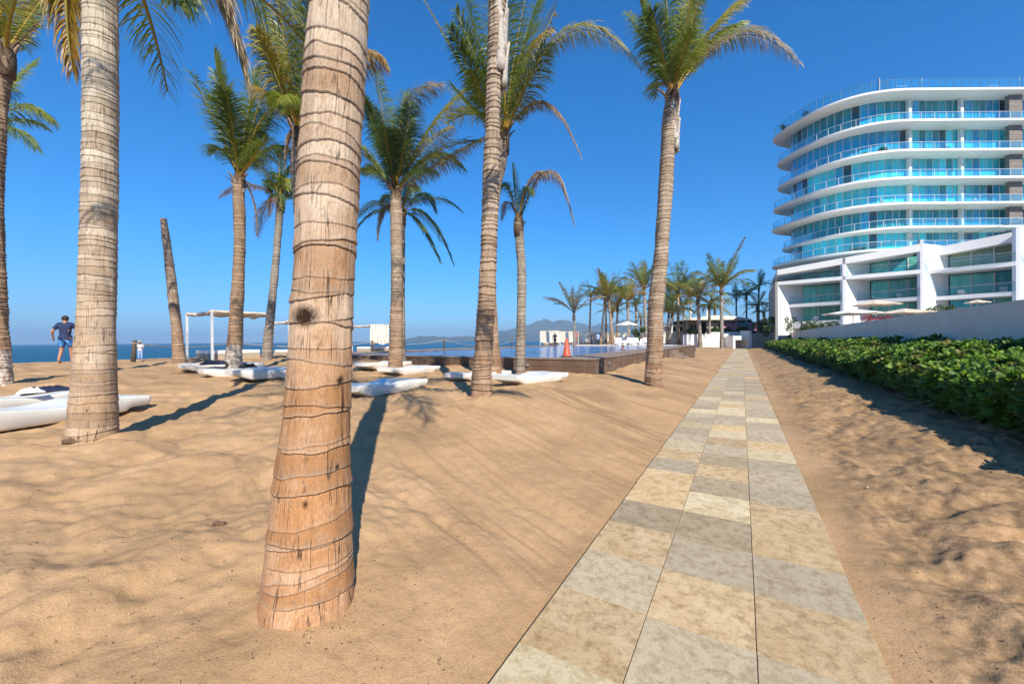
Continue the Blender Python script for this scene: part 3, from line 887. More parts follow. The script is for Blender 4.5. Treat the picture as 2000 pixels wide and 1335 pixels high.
def boots(c, r, n, seed, parent, size=1.0, up=0.25, h=0.0, grey=False, pale=False):
    """old leaf bases: curved tapering sheaths standing off the trunk top"""
    rg = random.Random(seed)
    for k in range(n):
        a = (6.283 * k / n + rg.uniform(-.3, .3) + seed) if pale else rg.uniform(0, 6.28) if k else -1.2
        L = size * rg.uniform(0.35, 0.75); w0 = r * rg.uniform(0.9, 1.3); out = rg.uniform(0.10, 0.5) * L
        if pale: w0 *= 1.35; out *= 0.14; L *= 1.25
        z0 = c.z + h - rg.uniform(0, 0.5) * size
        d = Vector((math.cos(a), math.sin(a), 0)); t = Vector((-math.sin(a), math.cos(a), 0))
        V = []; Fc = []
        nn = 8
        for i in range(nn):
            u = i / (nn - 1)
            ctr = Vector((c.x, c.y, z0)) + d * (r * 0.85 + out * u ** 1.7) + Vector((0, 0, L * u * (1 - 0.25 * u)))
            w = w0 * (1 - 0.72 * u ** 0.8)
            for q in (-1, -0.4, 0.4, 1):
                V.append(ctr + t * (w / 2 * q) - d * (abs(q) ** 2 * w * 0.28 * (1 - u)) + d * 0.012)
            for q in (1, -1):
                V.append(ctr + t * (w / 2 * q * 0.9) - d * (w * 0.28 * (1 - u)) - d * 0.02)
        for i in range(nn - 1):
            for q in range(6):
                Fc.append((i * 6 + q, i * 6 + (q + 1) % 6, (i + 1) * 6 + (q + 1) % 6, (i + 1) * 6 + q))
        Fc.append(tuple(range(6))); Fc.append(tuple((nn - 1) * 6 + q for q in reversed(range(6))))
        b_ = MB().add(V, Fc)
        b_.build('leaf_base', M['sheath'] if pale else M['boot'] if (grey or rg.random() < 0.6) else M['boot_dark'], parent, True)

def hero_palm(label, base_px, Y, trunk_px, mat, top_px, fronds, fill=(), na=40, nv=260, seed=1, spacing=(0.09, 0.18), base_z=None, crown=True,
              boots_n=6, boot_size=0.8, wig=1.0, trunk_kwargs=None, size=1.0, fibre=True, marks=(), sheaths=()):
    """trunk_px: rows (px, py, half width px), lowest first. fronds in photo pixels about the crown."""
    pts = []
    for px, py, hw in trunk_px:
        p = at(px, py, Y)
        cosx = 1 / math.sqrt(1 + ((px - 1000) / FPX) ** 2)
        pts.append([p.x, p.y, p.z, hw * Y / FPX * cosx])
    zb = gz(pts[0][0], pts[0][1]) - 0.12
    if pts[0][2] > zb:
        pts.insert(0, [pts[0][0] + (pts[0][0] - pts[1][0]) * 0.1, pts[0][1], zb, pts[0][3] * 1.08])
    root = empty('palm_tree', (pts[0][0], pts[0][1], zb))
    tag(root, label, 'palm tree')
    inv = -Vector((pts[0][0], pts[0][1], zb))
    P = [[x + inv.x, y + inv.y, z + inv.z, r] for x, y, z, r in pts]
    mk = []
    for mx, my, rw, rh in marks:                     # scars on the camera side of the trunk
        a = at(mx, my, Y); r0 = np.interp(a.z + inv.z, [q[2] for q in P], [q[3] for q in P]); a = at(mx, my, Y - r0 * 0.92)
        xc = np.interp(a.z + inv.z, [q[2] for q in P], [q[0] for q in P]); dx = float(np.clip(a.x + inv.x - xc, -r0 * .95, r0 * .95))
        mk.append((xc + dx, P[0][1] - math.sqrt(r0 * r0 - dx * dx), a.z + inv.z, rw, rh))
    me = trunk_mesh(P, na, nv, seed, mat, spacing, marks=mk, **(trunk_kwargs or dict(amp=2.3)))
    link('trunk', me, root)
    if not crown: return root
    c = Vector(P[-1][:3]); r = P[-1][3]
    if fibre:
        b_ = MB()
        b_.tube([c - Vector((0, 0, 0.45 * size)), c - Vector((0, 0, 0.15 * size)), c + Vector((0, 0, 0.12 * size)), c + Vector((0, 0, 0.35 * size))],
                [r * 1.0, r * 1.12, r * 1.05, r * 0.45], 12)
        b_.build('fibre_sheath', M['boot_dark'], root, True)
    boots(c, r * 1.1, boots_n, seed * 7 + 1, root, boot_size)
    for k_, (hh_, sz_, nn_) in enumerate(sheaths): boots(c, r * 1.15, nn_, seed * 11 + k_, root, sz_, h=hh_, pale=True)
    c0 = c + Vector((0, 0, 0.1))
    for k, f in enumerate(fronds):
        # (ctrl px, py, dY, tip px, py, dY, kind, leaf length, droop)
        cx, cy, cd, tx, ty, td, kd, lf, dr = f[:9]
        a1 = at(cx, cy, Y + cd) + inv; a2 = at(tx, ty, Y + td) + inv
        st0 = c0 + Vector(((a1 - c0).x * 0.04, (a1 - c0).y * 0.04, 0.0))
        me = frond_mesh(st0, a1, a2, lf * 1.25, n=int((f[9] if len(f) > 9 else 64) * 2.1), kind=kd, seed=seed * 31 + k, droop=dr, w=0.0235 * wig, stalk=0.036 * size ** 0.5)
        link('frond', me, root)
    rg = random.Random(seed * 5)
    for arch, az, L, kd in fill:
        me = canon(kd, arch, 100, rg.choice((1, 2)))
        link('frond', me, root, c0, (rg.uniform(-.15, .15), 0, R(az)), (L, L, L))
    return root

def ring_fill(n, L, kinds, archs=('up', 'mid', 'arch', 'low'), seed=0, az0=0, az1=360):
    rg = random.Random(seed)
    out = []
    for i in range(n):
        az = az0 + (az1 - az0) * (i + rg.uniform(-.3, .3)) / n
        out.append((archs[i % len(archs)], az, L * rg.uniform(0.85, 1.1), rg.choice(kinds)))
    return out

# --- the palms in the foreground group
g = ground(603, 1190)
hero_palm('thick foreground palm with ringed orange brown trunk and a round burn mark', None, g.y,
          [(597, 1235, 97), (600, 1190, 95), (605, 1100, 88), (609, 1000, 80), (614, 900, 73), (621, 800, 65), (627, 700, 62.5), (630, 600, 62), (637, 500, 60), (641, 400, 60.5),
           (646, 300, 59.5), (652, 200, 59), (657, 100, 58.5), (664, 0, 57), (676, -150, 55), (690, -400, 52), (700, -850, 48)],
          M['trunk_near'], None, [], ring_fill(9, 2.9, 'gyl', ('up', 'mid'), 3) + [('arch', -60, 3.0, 'g'), ('arch', -120, 3.0, 'y'), ('arch', 200, 2.9, 'g'), ('arch', -10, 2.9, 'l')],
          na=150, nv=1500, seed=3, spacing=(0.075, 0.165), trunk_kwargs=dict(tilt=0.34),
          marks=[(596, 617, 0.066, 0.050), (652, 745, 0.020, 0.022), (653, 790, 0.009, 0.09), (653, 850, 0.006, 0.09), (597, 985, 0.016, 0.022), (645, 922, 0.012, 0.014), (597, 940, 0.004, 0.05), (658, 1010, 0.006, 0.03)])
g = ground(182, 862)
hero_palm('tall palm at the left with pale straight ringed trunk beside a white lounger', None, g.y,
          [(181, 868, 57), (182, 830, 52), (183, 790, 50), (186, 700, 43), (189, 600, 40), (192, 500, 38.5), (194, 400, 37.5), (197, 200, 36.5), (196, 0, 36), (196, -80, 33)],
          M['trunk_left'], None,
          [(400, -175, 0.3, 478, 150, 0.7, 't', 0.62, 1.3, 90), (330, -120, -0.4, 350, 10, -0.8, 'd', 0.55, 1.2, 70), (100, -150, 0.0, 142, 140, 0.1, 'o', 0.42, 1.5, 90), (60, -230, 0.8, -60, -60, 1.4, 'g', 0.5, 0.8)],
          ring_fill(9, 3.0, 'gdl', ('up', 'mid'), 5) + [('arch', 60, 3, 'g'), ('arch', 120, 3, 'g')],
          na=100, nv=1100, seed=4, spacing=(0.055, 0.13), boots_n=3, trunk_kwargs=dict(tilt=0.2))
hero_palm('palm cut by the left frame edge with dark shaggy leaf bases below its crown', None, 8.6,
          [(2, 768, 30), (-3, 690, 25), (-7, 600, 23), (-11, 420, 19), (-5, 250, 18), (4, 150, 20), (12, 110, 20)],
          M['trunk_white'], None,
          [(15, 20, -0.5, 50, -40, -1.0, 'y', 0.5, 0.5), (50, 40, 0.6, 70, -30, 1.0, 'o', 0.4, 0.5), (-30, 0, 0.2, -90, 30, 0.2, 'g', 0.5, 0.8), (60, 60, 0.2, 78, 40, 0.3, 's', 0.12, 0.8, 20)],
          ring_fill(6, 2.7, 'gdl', ('up', 'mid'), 6, 100, 260), na=48, nv=500, seed=5, spacing=(0.05, 0.12), boots_n=9, boot_size=1.0)
hero_palm('palm outside the left frame edge whose drooping green frond reaches into view', None, 13.5,
          [(-70, 740, 18), (-62, 600, 15), (-55, 420, 13), (-45, 260, 12)], M['trunk_mid'], None,
          [(40, 180, 0.3, 98, 232, 0.5, 'g', 0.85, 1.4, 70), (30, 230, -0.3, 70, 290, -0.5, 'd', 0.7, 1.4), (-10, 120, 0.2, 20, 190, 0.8, 'l', 0.6, 0.8)],
          ring_fill(7, 3.0, 'gd', ('up', 'mid', 'arch'), 8, 80, 280), na=24, nv=160, seed=6)
hero_palm('bare leaning palm trunk without a crown standing by the first white cabana', None, 14.6,
          [(351, 713, 14), (347, 670, 11.5), (343, 620, 10.5), (331, 520, 9.3), (319, 427, 6.8)], M['trunk_mid'], None, [], na=36, nv=420, seed=7,
          spacing=(0.06, 0.12), crown=False)
hero_palm('palm rising from between white loungers with whitewashed trunk base and upright crown', None, 12.0,
          [(456, 731, 18), (457, 690, 16.5), (460, 640, 14), (465, 550, 12.2), (468, 450, 11.6), (466, 385, 12), (467, 352, 10)], M['trunk_white'], None,
          [(440, 230, -0.2, 418, 108, -0.3, 'l', 0.75, 0.35, 90), (478, 240, 0.3, 500, 140, 0.6, 'd', 0.7, 0.5, 80), (515, 150, -0.3, 605, 215, -0.6, 'd', 0.72, 1.0, 90),
           (535, 250, 0.4, 580, 320, 0.9, 'b', 0.62, 1.2, 80), (435, 270, 0.6, 418, 300, 1.2, 'b', 0.7, 1.0, 80), (520, 260, 0.6, 552, 165, 1.0, 'b', 0.65, 0.8, 80),
           (455, 240, -0.9, 440, 180, -1.6, 'd', 0.7, 0.7, 80), (500, 300, -0.6, 525, 270, -1.3, 'g', 0.7, 0.9, 80),
           (500, 370, 0, 503, 460, 0.1, 's', 0.16, 1.2, 30), (490, 360, -0.2, 508, 372, -0.4, 's', 0.08, 1.0, 16)],
          ring_fill(4,2.9,'gl',('up',),8),
          sheaths=((-0.35, 0.7, 3),), na=32, nv=380, seed=8, spacing=(0.06, 0.13), boots_n=9, boot_size=0.9)
hero_palm('slim leaning palm with small drooping grey crown seen just left of the thick foreground trunk', None, 18.5,
          [(521, 705, 12), (524, 660, 9.5), (531, 590, 8), (539, 510, 7.3), (544, 440, 7.3), (548, 395, 8)], M['trunk_grey'], None,
          [(530, 330, 0, 526, 375, 0.2, 'b', 0.6, 1.6), (535, 360, -.4, 528, 420, -.6, 's', 0.5, 1.8), (560, 300, 0.2, 578, 340, 0.4, 'b', 0.65, 1.4), (572, 350, 0.1, 582, 410, 0.2, 'b', 0.6, 1.6),
           (546, 330, 0, 543, 285, 0.1, 'd', 0.35, 0.3), (556, 320, -.8, 560, 370, -1.3, 'g', 0.6, 1.5), (540, 315, .6, 536, 350, 1.2, 'b', 0.6, 1.4)],
          ring_fill(7,2.6,'bgs',('low','arch','mid'),9),
          na=20, nv=220, seed=9, boots_n=8, boot_size=0.8, wig=1.3)
hero_palm('palm half hidden behind the thick foreground trunk, yellow stalks upright', None, 9.2,
          [(612, 760, 18), (604, 600, 15), (592, 450, 14), (581, 320, 13.5), (583, 262, 12)], M['trunk_mid'], None,
          [(578, 110, 0, 566, -70, 0.2, 's', 0.62, 0.5, 90), (530, 110, 0.3, 494, -30, 0.6, 'g', 0.55, 0.8, 90), (540, 150, -0.4, 500, 60, -0.8, 'y', 0.6, 1.0, 90),
           (545, 190, 0.7, 500, 170, 1.4, 'o', 0.55, 1.1, 80), (690, 60, 0.2, 752, 128, 0.4, 'o', 0.6, 1.5, 90), (640, 40, 0.8, 700, 20, 1.6, 'g', 0.6, 0.8, 80),
           (665, 240, 0.4, 742, 335, 0.8, 'g', 0.6, 0.9, 80), (610, 60, -0.6, 620, -40, -1.0, 'd', 0.6, 0.6, 80), (555, 150, -0.9, 540, 210, -1.6, 'g', 0.55, 1.1, 80),
           (560, 240, 0, 556, 330, 0.1, 's', 0.15, 1.2, 24)],
          ring_fill(4,2.6,'gy',('up',),10),
          na=28, nv=260, seed=10, boots_n=9, boot_size=0.9)
hero_palm('palm standing before the pool deck with brown tipped fronds, left of the tall slender palm', None, 13.6,
          [(773, 726, 15), (773, 690, 13.5), (774, 640, 12.5), (775, 550, 11.5), (774, 470, 11.2), (774, 420, 12), (774, 380, 10)], M['trunk_mid'], None,
          [(756, 185, 0, 858, 168, 0.2, 't', 0.85, 0.9, 100), (752, 240, 0.4, 733, 140, 0.7, 'l', 0.6, 0.5, 80), (825, 250, 0.6, 906, 176, 1.0, 'y', 0.7, 1.0, 80),
           (805, 290, -0.5, 880, 250, -1.0, 'y', 0.7, 1.1, 80), (835, 330, 0.2, 946, 268, 0.4, 'o', 0.6, 1.2, 80), (835, 265, 0.9, 903, 330, 1.6, 'b', 0.75, 1.0, 90),
           (740, 270, -0.5, 712, 200, -1.0, 'd', 0.65, 0.8, 80), (738, 320, 0.4, 704, 335, 0.8, 'g', 0.6, 1.0, 80), (790, 270, -1.0, 800, 210, -1.8, 'b', 0.75, 0.8, 90),
           (768, 260, -0.8, 755, 250, -1.6, 'b', 0.7, 0.9, 90), (815, 320, -0.9, 850, 335, -1.6, 'b', 0.6, 1.1, 80), (775, 240, 1.2, 790, 180, 2.0, 'd', 0.7, 0.7, 80)],
          ring_fill(5,3.1,'glb',('mid','up'),11),
          na=32, nv=360, seed=11, spacing=(0.06, 0.13), boots_n=9, boot_size=0.9)
hero_palm('smaller bluish palm behind the brown tipped one with long low hanging feathery fronds', None, 16.5,
          [(786, 712, 7), (785, 620, 6.2), (785, 500, 6), (786, 420, 6.5)], M['trunk_grey'], None,
          [(742, 370, 0, 738, 468, 0.2, 's', 0.4, 1.4), (835, 385, 0.2, 884, 512, 0.4, 'b', 0.55, 1.0, 80), (815, 410, -.4, 860, 512, -0.8, 'b', 0.4, 0.9, 80), (825, 350, 0.2, 850, 412, 0.5, 'b', 0.6, 1.2),
           (765, 360, 0.5, 744, 400, 1.0, 'b', 0.5, 1.0), (800, 340, 1.0, 815, 380, 1.6, 'd', 0.5, 1.0)],
          ring_fill(7,2.4,'b',('arch','low','mid'),12),
          na=16, nv=160, seed=12, boots_n=5, boot_size=0.6, wig=1.1)
g = ground(940, 779)
hero_palm('tall slender palm leaning slightly right with long pale leaf sheaths near the top', None, g.y,
          [(940, 786, 22), (941, 740, 19.5), (944, 690, 17.8), (950, 600, 16.5), (954, 500, 15.5), (958, 400, 15.2), (961, 300, 15), (964, 200, 13.5), (967, 110, 14.5), (971, 20, 16), (974, -70, 15)],
          M['trunk_mid'], None, [], ring_fill(9, 3.2, 'gdl', ('up', 'mid'), 13) + [('arch', 200, 3, 'g'), ('arch', -30, 3.0, 'l')],
          sheaths=((-1.75, 1.5, 5), (-1.0, 1.5, 5), (-0.2, 1.3, 4)), na=60, nv=900, seed=13, spacing=(0.07, 0.15), boots_n=5, boot_size=1.3)
hero_palm('broad crowned palm behind the tall slender one, long yellow fronds arching right', None, 11.6,
          [(966, 742, 14), (965, 690, 12), (962, 640, 10.5), (958, 500, 9.5), (966, 380, 10), (978, 315, 11), (985, 272, 9)], M['trunk_mid'], None,
          [(998, 120, -0.2, 1040, -70, -0.3, 'g', 0.78, 0.35, 96), (945, 130, 0.4, 905, -35, 0.9, 'd', 0.72, 0.5, 90), (905, 140, 0.2, 824, -8, 0.4, 'y', 0.26, 1.0, 90),
           (930, 160, -0.6, 880, 55, -1.2, 'd', 0.62, 0.8, 90), (1092, -70, 0, 1252, 136, 0.2, 'y', 0.62, 1.0, 110), (1022, 60, 1.0, 1078, 62, 1.8, 'o', 0.5, 1.2, 80),
           (1062, 120, -0.3, 1134, 306, -0.5, 's', 0.36, 1.4, 90), (930, 230, 0.5, 882, 165, 1.0, 'g', 0.62, 0.9, 80), (1010, 90, 0.8, 1060, -20, 1.5, 'd', 0.7, 0.6, 90),
           (965, 120, 1.0, 950, -40, 1.8, 'd', 0.65, 0.5, 90), (1030, 160, -0.8, 1065, 90, -1.6, 'g', 0.65, 0.9, 90), (940, 190, -1, 925, 140, -1.8, 'g', 0.6, 1.0, 80)],
          ring_fill(5,3.4,'gly',('up','up','mid'),14),
          na=32, nv=300, seed=14, boots_n=8, boot_size=0.8)
g = ground(1277, 756)
hero_palm('tall palm beside the stone path, one frond arching toward the curved tower', None, g.y,
          [(1277, 761, 18.5), (1277, 725, 17), (1279, 670, 15.8), (1281, 600, 15), (1291, 500, 14), (1298, 400, 13.6), (1304, 300, 13.6), (1309, 240, 15), (1313, 190, 13)],
          M['trunk_mid'], None,
          [(1303, 50, 0.0, 1297, -100, 0.2, 'd', 0.72, 0.5, 96), (1268, 80, 0.2, 1246, -15, 0.3, 'l', 0.6, 0.7, 90), (1338, 80, -0.3, 1388, -70, -0.5, 'g', 0.75, 0.6, 96),
           (1380, 40, 0.4, 1472, -14, 0.8, 'y', 0.62, 0.9, 90), (1370, 70, 0.9, 1452, 45, 1.6, 'g', 0.66, 1.0, 90), (1433, -14, 0.0, 1558, 124, 0.2, 't', 0.58, 1.1, 110),
           (1290, 90, -0.9, 1275, 20, -1.6, 'd', 0.7, 0.8, 90), (1335, 110, 0.9, 1345, -10, 1.6, 'd', 0.7, 0.7, 90), (1330, 120, -0.9, 1352, 60, -1.7, 'g', 0.6, 0.9, 80),
           (1285, 140, 0.3, 1262, 120, 0.7, 's', 0.4, 1.2, 50)],
          [('up',60,3.4,'g'),('up',110,3.2,'l'),('up',300,3.3,'y'),('mid',75,3.0,'g')],
          sheaths=((-1.15, 1.2, 5), (-0.5, 1.1, 4)), na=48, nv=640, seed=15, spacing=(0.07, 0.14), boots_n=8, boot_size=0.95)
hero_palm('small thin palm before the pool deck wall with a sparse purple brown crown', None, 13.2,
          [(1016, 727, 9.5), (1017, 690, 8.7), (1018, 620, 8.5), (1019, 540, 8), (1016, 480, 8), (1013, 436, 9)], M['trunk_grey'], None,
          [(1072, 240, 0, 1120, 434, 0.2, 's', 0.5, 1.6, 70), (1005, 370, 0, 1002, 322, 0.1, 'd', 0.3, 0.2, 60), (985, 320, -.3, 974, 385, -0.4, 'b', 0.42, 1.5, 50),
           (1034, 310, 0.3, 1070, 345, 0.6, 's', 0.45, 1.6, 60), (988, 360, 0.5, 980, 430, 0.9, 's', 0.35, 1.6, 40), (1025, 340, -0.5, 1040, 380, -0.9, 'b', 0.4, 1.5, 50)],
          na=24, nv=260, seed=16, boots_n=6, boot_size=0.55, wig=0.8)

# --- the palms far behind the pool: shared fronds
BGT = {}
def bg_palm(label, bx, by, cx, cy, Y, L, n, kinds, archs, lw=2.6, extra=(), group='palms beyond the pool'):
    p0 = at(bx, by, Y); p1 = at(cx, cy, Y)
    zb = min(gz(p0.x, p0.y) - 0.1, p0.z)
    root = empty('palm_tree', (p0.x, p0.y, zb))
    tag(root, label, 'palm tree', group)
    r = lw * Y / FPX
    o = Vector((p0.x, p0.y, zb))
    rows = [(p0.x - o.x, 0, 0, r * 1.35), ((p1.x - p0.x) * 0.25, 0, (p1.z - zb) * 0.3, r), ((p1.x - p0.x) * 0.62, 0, (p1.z - zb) * 0.65, r * 0.95), (p1.x - p0.x, 0, p1.z - zb, r * 0.85)]
    link('trunk', trunk_mesh(rows, 10, 60, 30 + bx % 17, M['trunk_mid'] if bx % 2 else M['trunk_grey'], (0.2, 0.4), 2.0), root)
    c = Vector(rows[-1][:3])
    b_ = MB(); b_.tube([c - Vector((0, 0, 0.9)), c - Vector((0, 0, 0.4)), c + Vector((0, 0, 0.3))], [r * 0.9, r * 1.35, r * 0.7], 8)
    b_.build('fibre_sheath', M['boot_dark'], root, True)
    rg = random.Random(bx * 13 + by)
    n = int(n * 1.5)
    for i in range(n):
        az = 360 * (i + rg.uniform(-.35, .35)) / n
        arch = rg.choice(archs)
        l = L * rg.uniform(0.85, 1.25)
        link('frond', canon(rg.choice(kinds), arch, 44, rg.choice((1, 2, 3))), root, c, (rg.uniform(-.25, .25), rg.uniform(-.15, .1), R(az)), (l, l, l))
    for arch, az, l, kd in extra:
        link('frond', canon(kd, arch, 44, 1), root, c, (0, 0, R(az)), (l, l, l))
    return root
UM = ('up', 'mid', 'arch', 'up', 'mid')
ALLA = ('up', 'mid', 'arch', 'arch', 'low')
bg_palm('ragged palm at the far pool edge with two bare outstretched fronds, leftmost of the row', 1122, 671, 1121, 612, 42, 2.7, 8, 'dos', ('up', 'up', 'mid'), 2.4, [('mid', 180, 3.4, 's'), ('mid', 10, 3.6, 's')])
bg_palm('slim dark trunked palm with small green crown behind the ragged one', 1151, 671, 1154, 573, 70, 2.4, 14, 'gb', ALLA, 1.8)
bg_palm('palm with outward bent trunk and brown green crown right of the slim dark one', 1173, 671, 1181, 590, 66, 3.6, 12, 'dog', UM, 1.9)
bg_palm('straight palm of the far row standing second in its cluster of three', 1184, 671, 1183, 580, 70, 3.8, 12, 'dgs', UM, 2.0)
bg_palm('palm with sandy trunk leaning left over the sunbeds in the far cluster', 1197, 672, 1188, 578, 62, 3.6, 12, 'gdo', UM, 2.6)
bg_palm('palm with brown crown just left of the far white parasol', 1205, 671, 1206, 600, 68, 3.4, 12, 'dos', UM, 2.2)
bg_palm('dark trunked palm standing in front of the far white parasol', 1228, 672, 1226, 590, 60, 3.2, 14, 'gyo', UM, 2.8)
bg_palm('tall palm of the far row just left of the big path side palm', 1262, 672, 1258, 566, 62, 4.4, 14, 'gyd', UM, 2.8)
bg_palm('short bushy palm low among the trunks behind the parasol', 1255, 671, 1252, 625, 64, 2.0, 10, 'gs', ALLA, 1.8)
bg_palm('palm glimpsed close at the right side of the big path side trunk', 1301, 671, 1306, 612, 66, 3.6, 12, 'gyd', UM, 2.0)
bg_palm('leaning palm with dark sheath behind the deck steps', 1306, 671, 1312, 614, 74, 3.6, 12, 'gdy', ALLA, 2.0)
bg_palm('tall feathery grey green palm behind the deck steps', 1325, 671, 1324, 570, 68, 4.6, 15, 'bgd', ALLA, 2.6)
bg_palm('palm with short crown right of the tall feathery one', 1335, 671, 1335, 600, 74, 3.4, 12, 'dgo', ALLA, 2.0)
bg_palm('brown tinged palm whose trunk stands before the white garden wall', 1368, 676, 1363, 583, 62, 4.2, 14, 'gsy', UM, 3.3)
bg_palm('palm with slim grey crown standing before the right half of the white garden wall', 1386, 675, 1385, 595, 64, 3.4, 12, 'bds', ALLA, 2.6)
bg_palm('largest palm of the far row with one dark frond pointing up right, nearest the gate', 1410, 678, 1409, 564, 56, 4.2, 15, 'gdy', UM, 3.3, [('up', -15, 7.0, 's'), ('up', 20, 4.5, 'y')])
bg_palm('palm low between the two straight palms of the far cluster', 1191, 671, 1196, 612, 78, 3.6, 12, 'gdo', UM, 1.8)
bg_palm('dark green palm filling the gap right of the parasol', 1243, 671, 1242, 600, 76, 3.8, 12, 'gdb', ALLA, 2.0)
bg_palm('palm behind the steps whose crown fills the gap left of the tall feathery one', 1316, 671, 1315, 592, 80, 4.0, 12, 'gdy', UM, 2.0)
bg_palm('palm behind the brown tinged one with a green crown', 1349, 671, 1348, 582, 78, 4.2, 13, 'gd', UM, 2.0)
bg_palm('palm in the gap before the largest one, crown low and green', 1395, 671, 1396, 606, 76, 3.6, 12, 'gd', ALLA, 2.0)
bg_palm('slim royal palm behind the restaurant roof, left of its pair', 1438, 640, 1438, 582, 92, 3.0, 14, 'dg', ALLA, 1.6)
bg_palm('slim royal palm behind the restaurant roof, right of its pair', 1458, 640, 1458, 578, 90, 3.0, 14, 'dg', ALLA, 1.7)
bg_palm('tallest royal palm left of the low white building', 1482, 640, 1482, 562, 92, 3.4, 14, 'dg', ALLA, 1.7)
bg_palm('shaggy palm in front of the beige side wall of the low building', 1481, 645, 1479, 600, 82, 3.0, 14, 'gbs', ALLA, 2.2)
bg_palm('short yellowish palm against the beige side wall of the low building', 1494, 640, 1492, 612, 80, 2.4, 12, 'sgo', ALLA, 2.0)

# ------------------------------------------------------------------ loungers
def lounger_mesh():
    L, W = 2.05, 0.84
    xs = np.concatenate([np.linspace(0, 0.06, 5), np.linspace(0.1, 1.97, 40), np.linspace(2.0, L, 5)])
    top_x = [0, 0.25, 0.55, 0.95, 1.15, 1.40, 1.65, 1.95, L]; top_z = [0.31, 0.325, 0.285, 0.235, 0.26, 0.31, 0.29, 0.262, 0.26]
    bot_x = [0, 0.05, 0.38, 0.44, 1.72, 1.78, 1.85, L]; bot_z = [0.16, 0.15, 0.005, 0.0, 0.0, 0.06, 0.07, 0.072]
    tz = np.interp(xs, top_x, top_z)
    for _ in range(3): tz[3:-3] = (tz[2:-4] + tz[3:-3] + tz[4:-2]) / 3
    bz = np.interp(xs, bot_x, bot_z)
    e = np.minimum(np.minimum(xs, L - xs) / 0.05, 1); rnd = np.sqrt(1 - (1 - e) ** 2)
    V = []; nn = 28
    for x, t, b_, k in zip(xs, tz, bz, rnd):
        hw = W / 2 * (0.97 + 0.03 * k); mid = (t + b_) / 2; hh = (t - b_) / 2 * (0.84 + 0.16 * k)
        for a in range(nn):
            th = 2 * math.pi * a / nn
            c, s_ = math.cos(th), math.sin(th); p = 0.22
            yy = hw * math.copysign(abs(c) ** p, c); zz = hh * math.copysign(abs(s_) ** p, s_)
            if zz > 0: zz -= 0.030 * (1 - (abs(yy) / hw) ** 2) * k                      # hollow of the lying surface
            if zz < 0: yy *= 0.93
            V.append((x, yy, mid + zz))
    V = np.array(V); V[:, 2] *= 0.86; m = len(xs)
    i = (np.arange(m - 1)[:, None] * nn + np.arange(nn)[None]); j = (np.arange(m - 1)[:, None] * nn + (np.arange(nn)[None] + 1) % nn)
    Fq = np.stack([i.ravel(), j.ravel(), j.ravel() + nn, i.ravel() + nn], 1)[:, ::-1]
    me = np_mesh('sun_lounger', V, Fq, None, M['lounger'], True)
    bm = bmesh.new(); bm.from_mesh(me); bm.verts.ensure_lookup_table()
    bm.faces.new([bm.verts[k] for k in range(nn)]); bm.faces.new([bm.verts[(m - 1) * nn + k] for k in reversed(range(nn))])
    bmesh.ops.recalc_face_normals(bm, faces=bm.faces)
    bm.to_mesh(me); bm.free()
    return me
LM = lounger_mesh()
def lounger(label, px, py, Y, az, dz=0.0):
    """(px, Y): middle of the near end; az: direction of the far end, clockwise from +Y"""
    p = at(px, py, Y)
    z = gz(p.x + math.sin(R(az)) * 1.0, p.y + math.cos(R(az)) * 1.0)
    o = link('sun_lounger', LM, None, (p.x, p.y, z - 0.02 + dz), (0, 0, R(90 - az)))
    tag(o, label, 'sun lounger', 'white moulded sun loungers on the sand')
    return o
lounger('white moulded lounger at the left frame edge, largest and nearest the camera', -152, 800, 4.35, 9)
lounger('white moulded lounger with a navy towel near the left frame edge behind the largest one', -150, 770, 5.5, 10)
lounger('white lounger leftmost and rearmost of the fanned middle group by the bare trunk', 352, 725, 11.6, 42)
lounger('white lounger second from the left in the fanned middle group, holding a dark bundle', 392, 730, 10.7, 42)
lounger('white lounger frontmost of the fanned middle group with a bright rounded corner', 447, 740, 9.7, 40)
lounger('white lounger peeking out just left of the thick foreground trunk', 520, 745, 10.3, 50)
lounger('white lounger mostly in shade just right of the thick foreground trunk', 668, 760, 7.5, 26)
lounger('white lounger behind the shaded one, close to the pool deck', 706, 715, 13.3, 26)
lounger('white lounger at the foot of the palm before the pool deck', 755, 725, 11.9, 28)
lounger('white lounger just left of the tall slender palm trunk', 890, 738, 10.6, 34)
lounger('bright white lounger just right of the tall slender palm trunk in full sun', 985, 744, 9.3, 42)

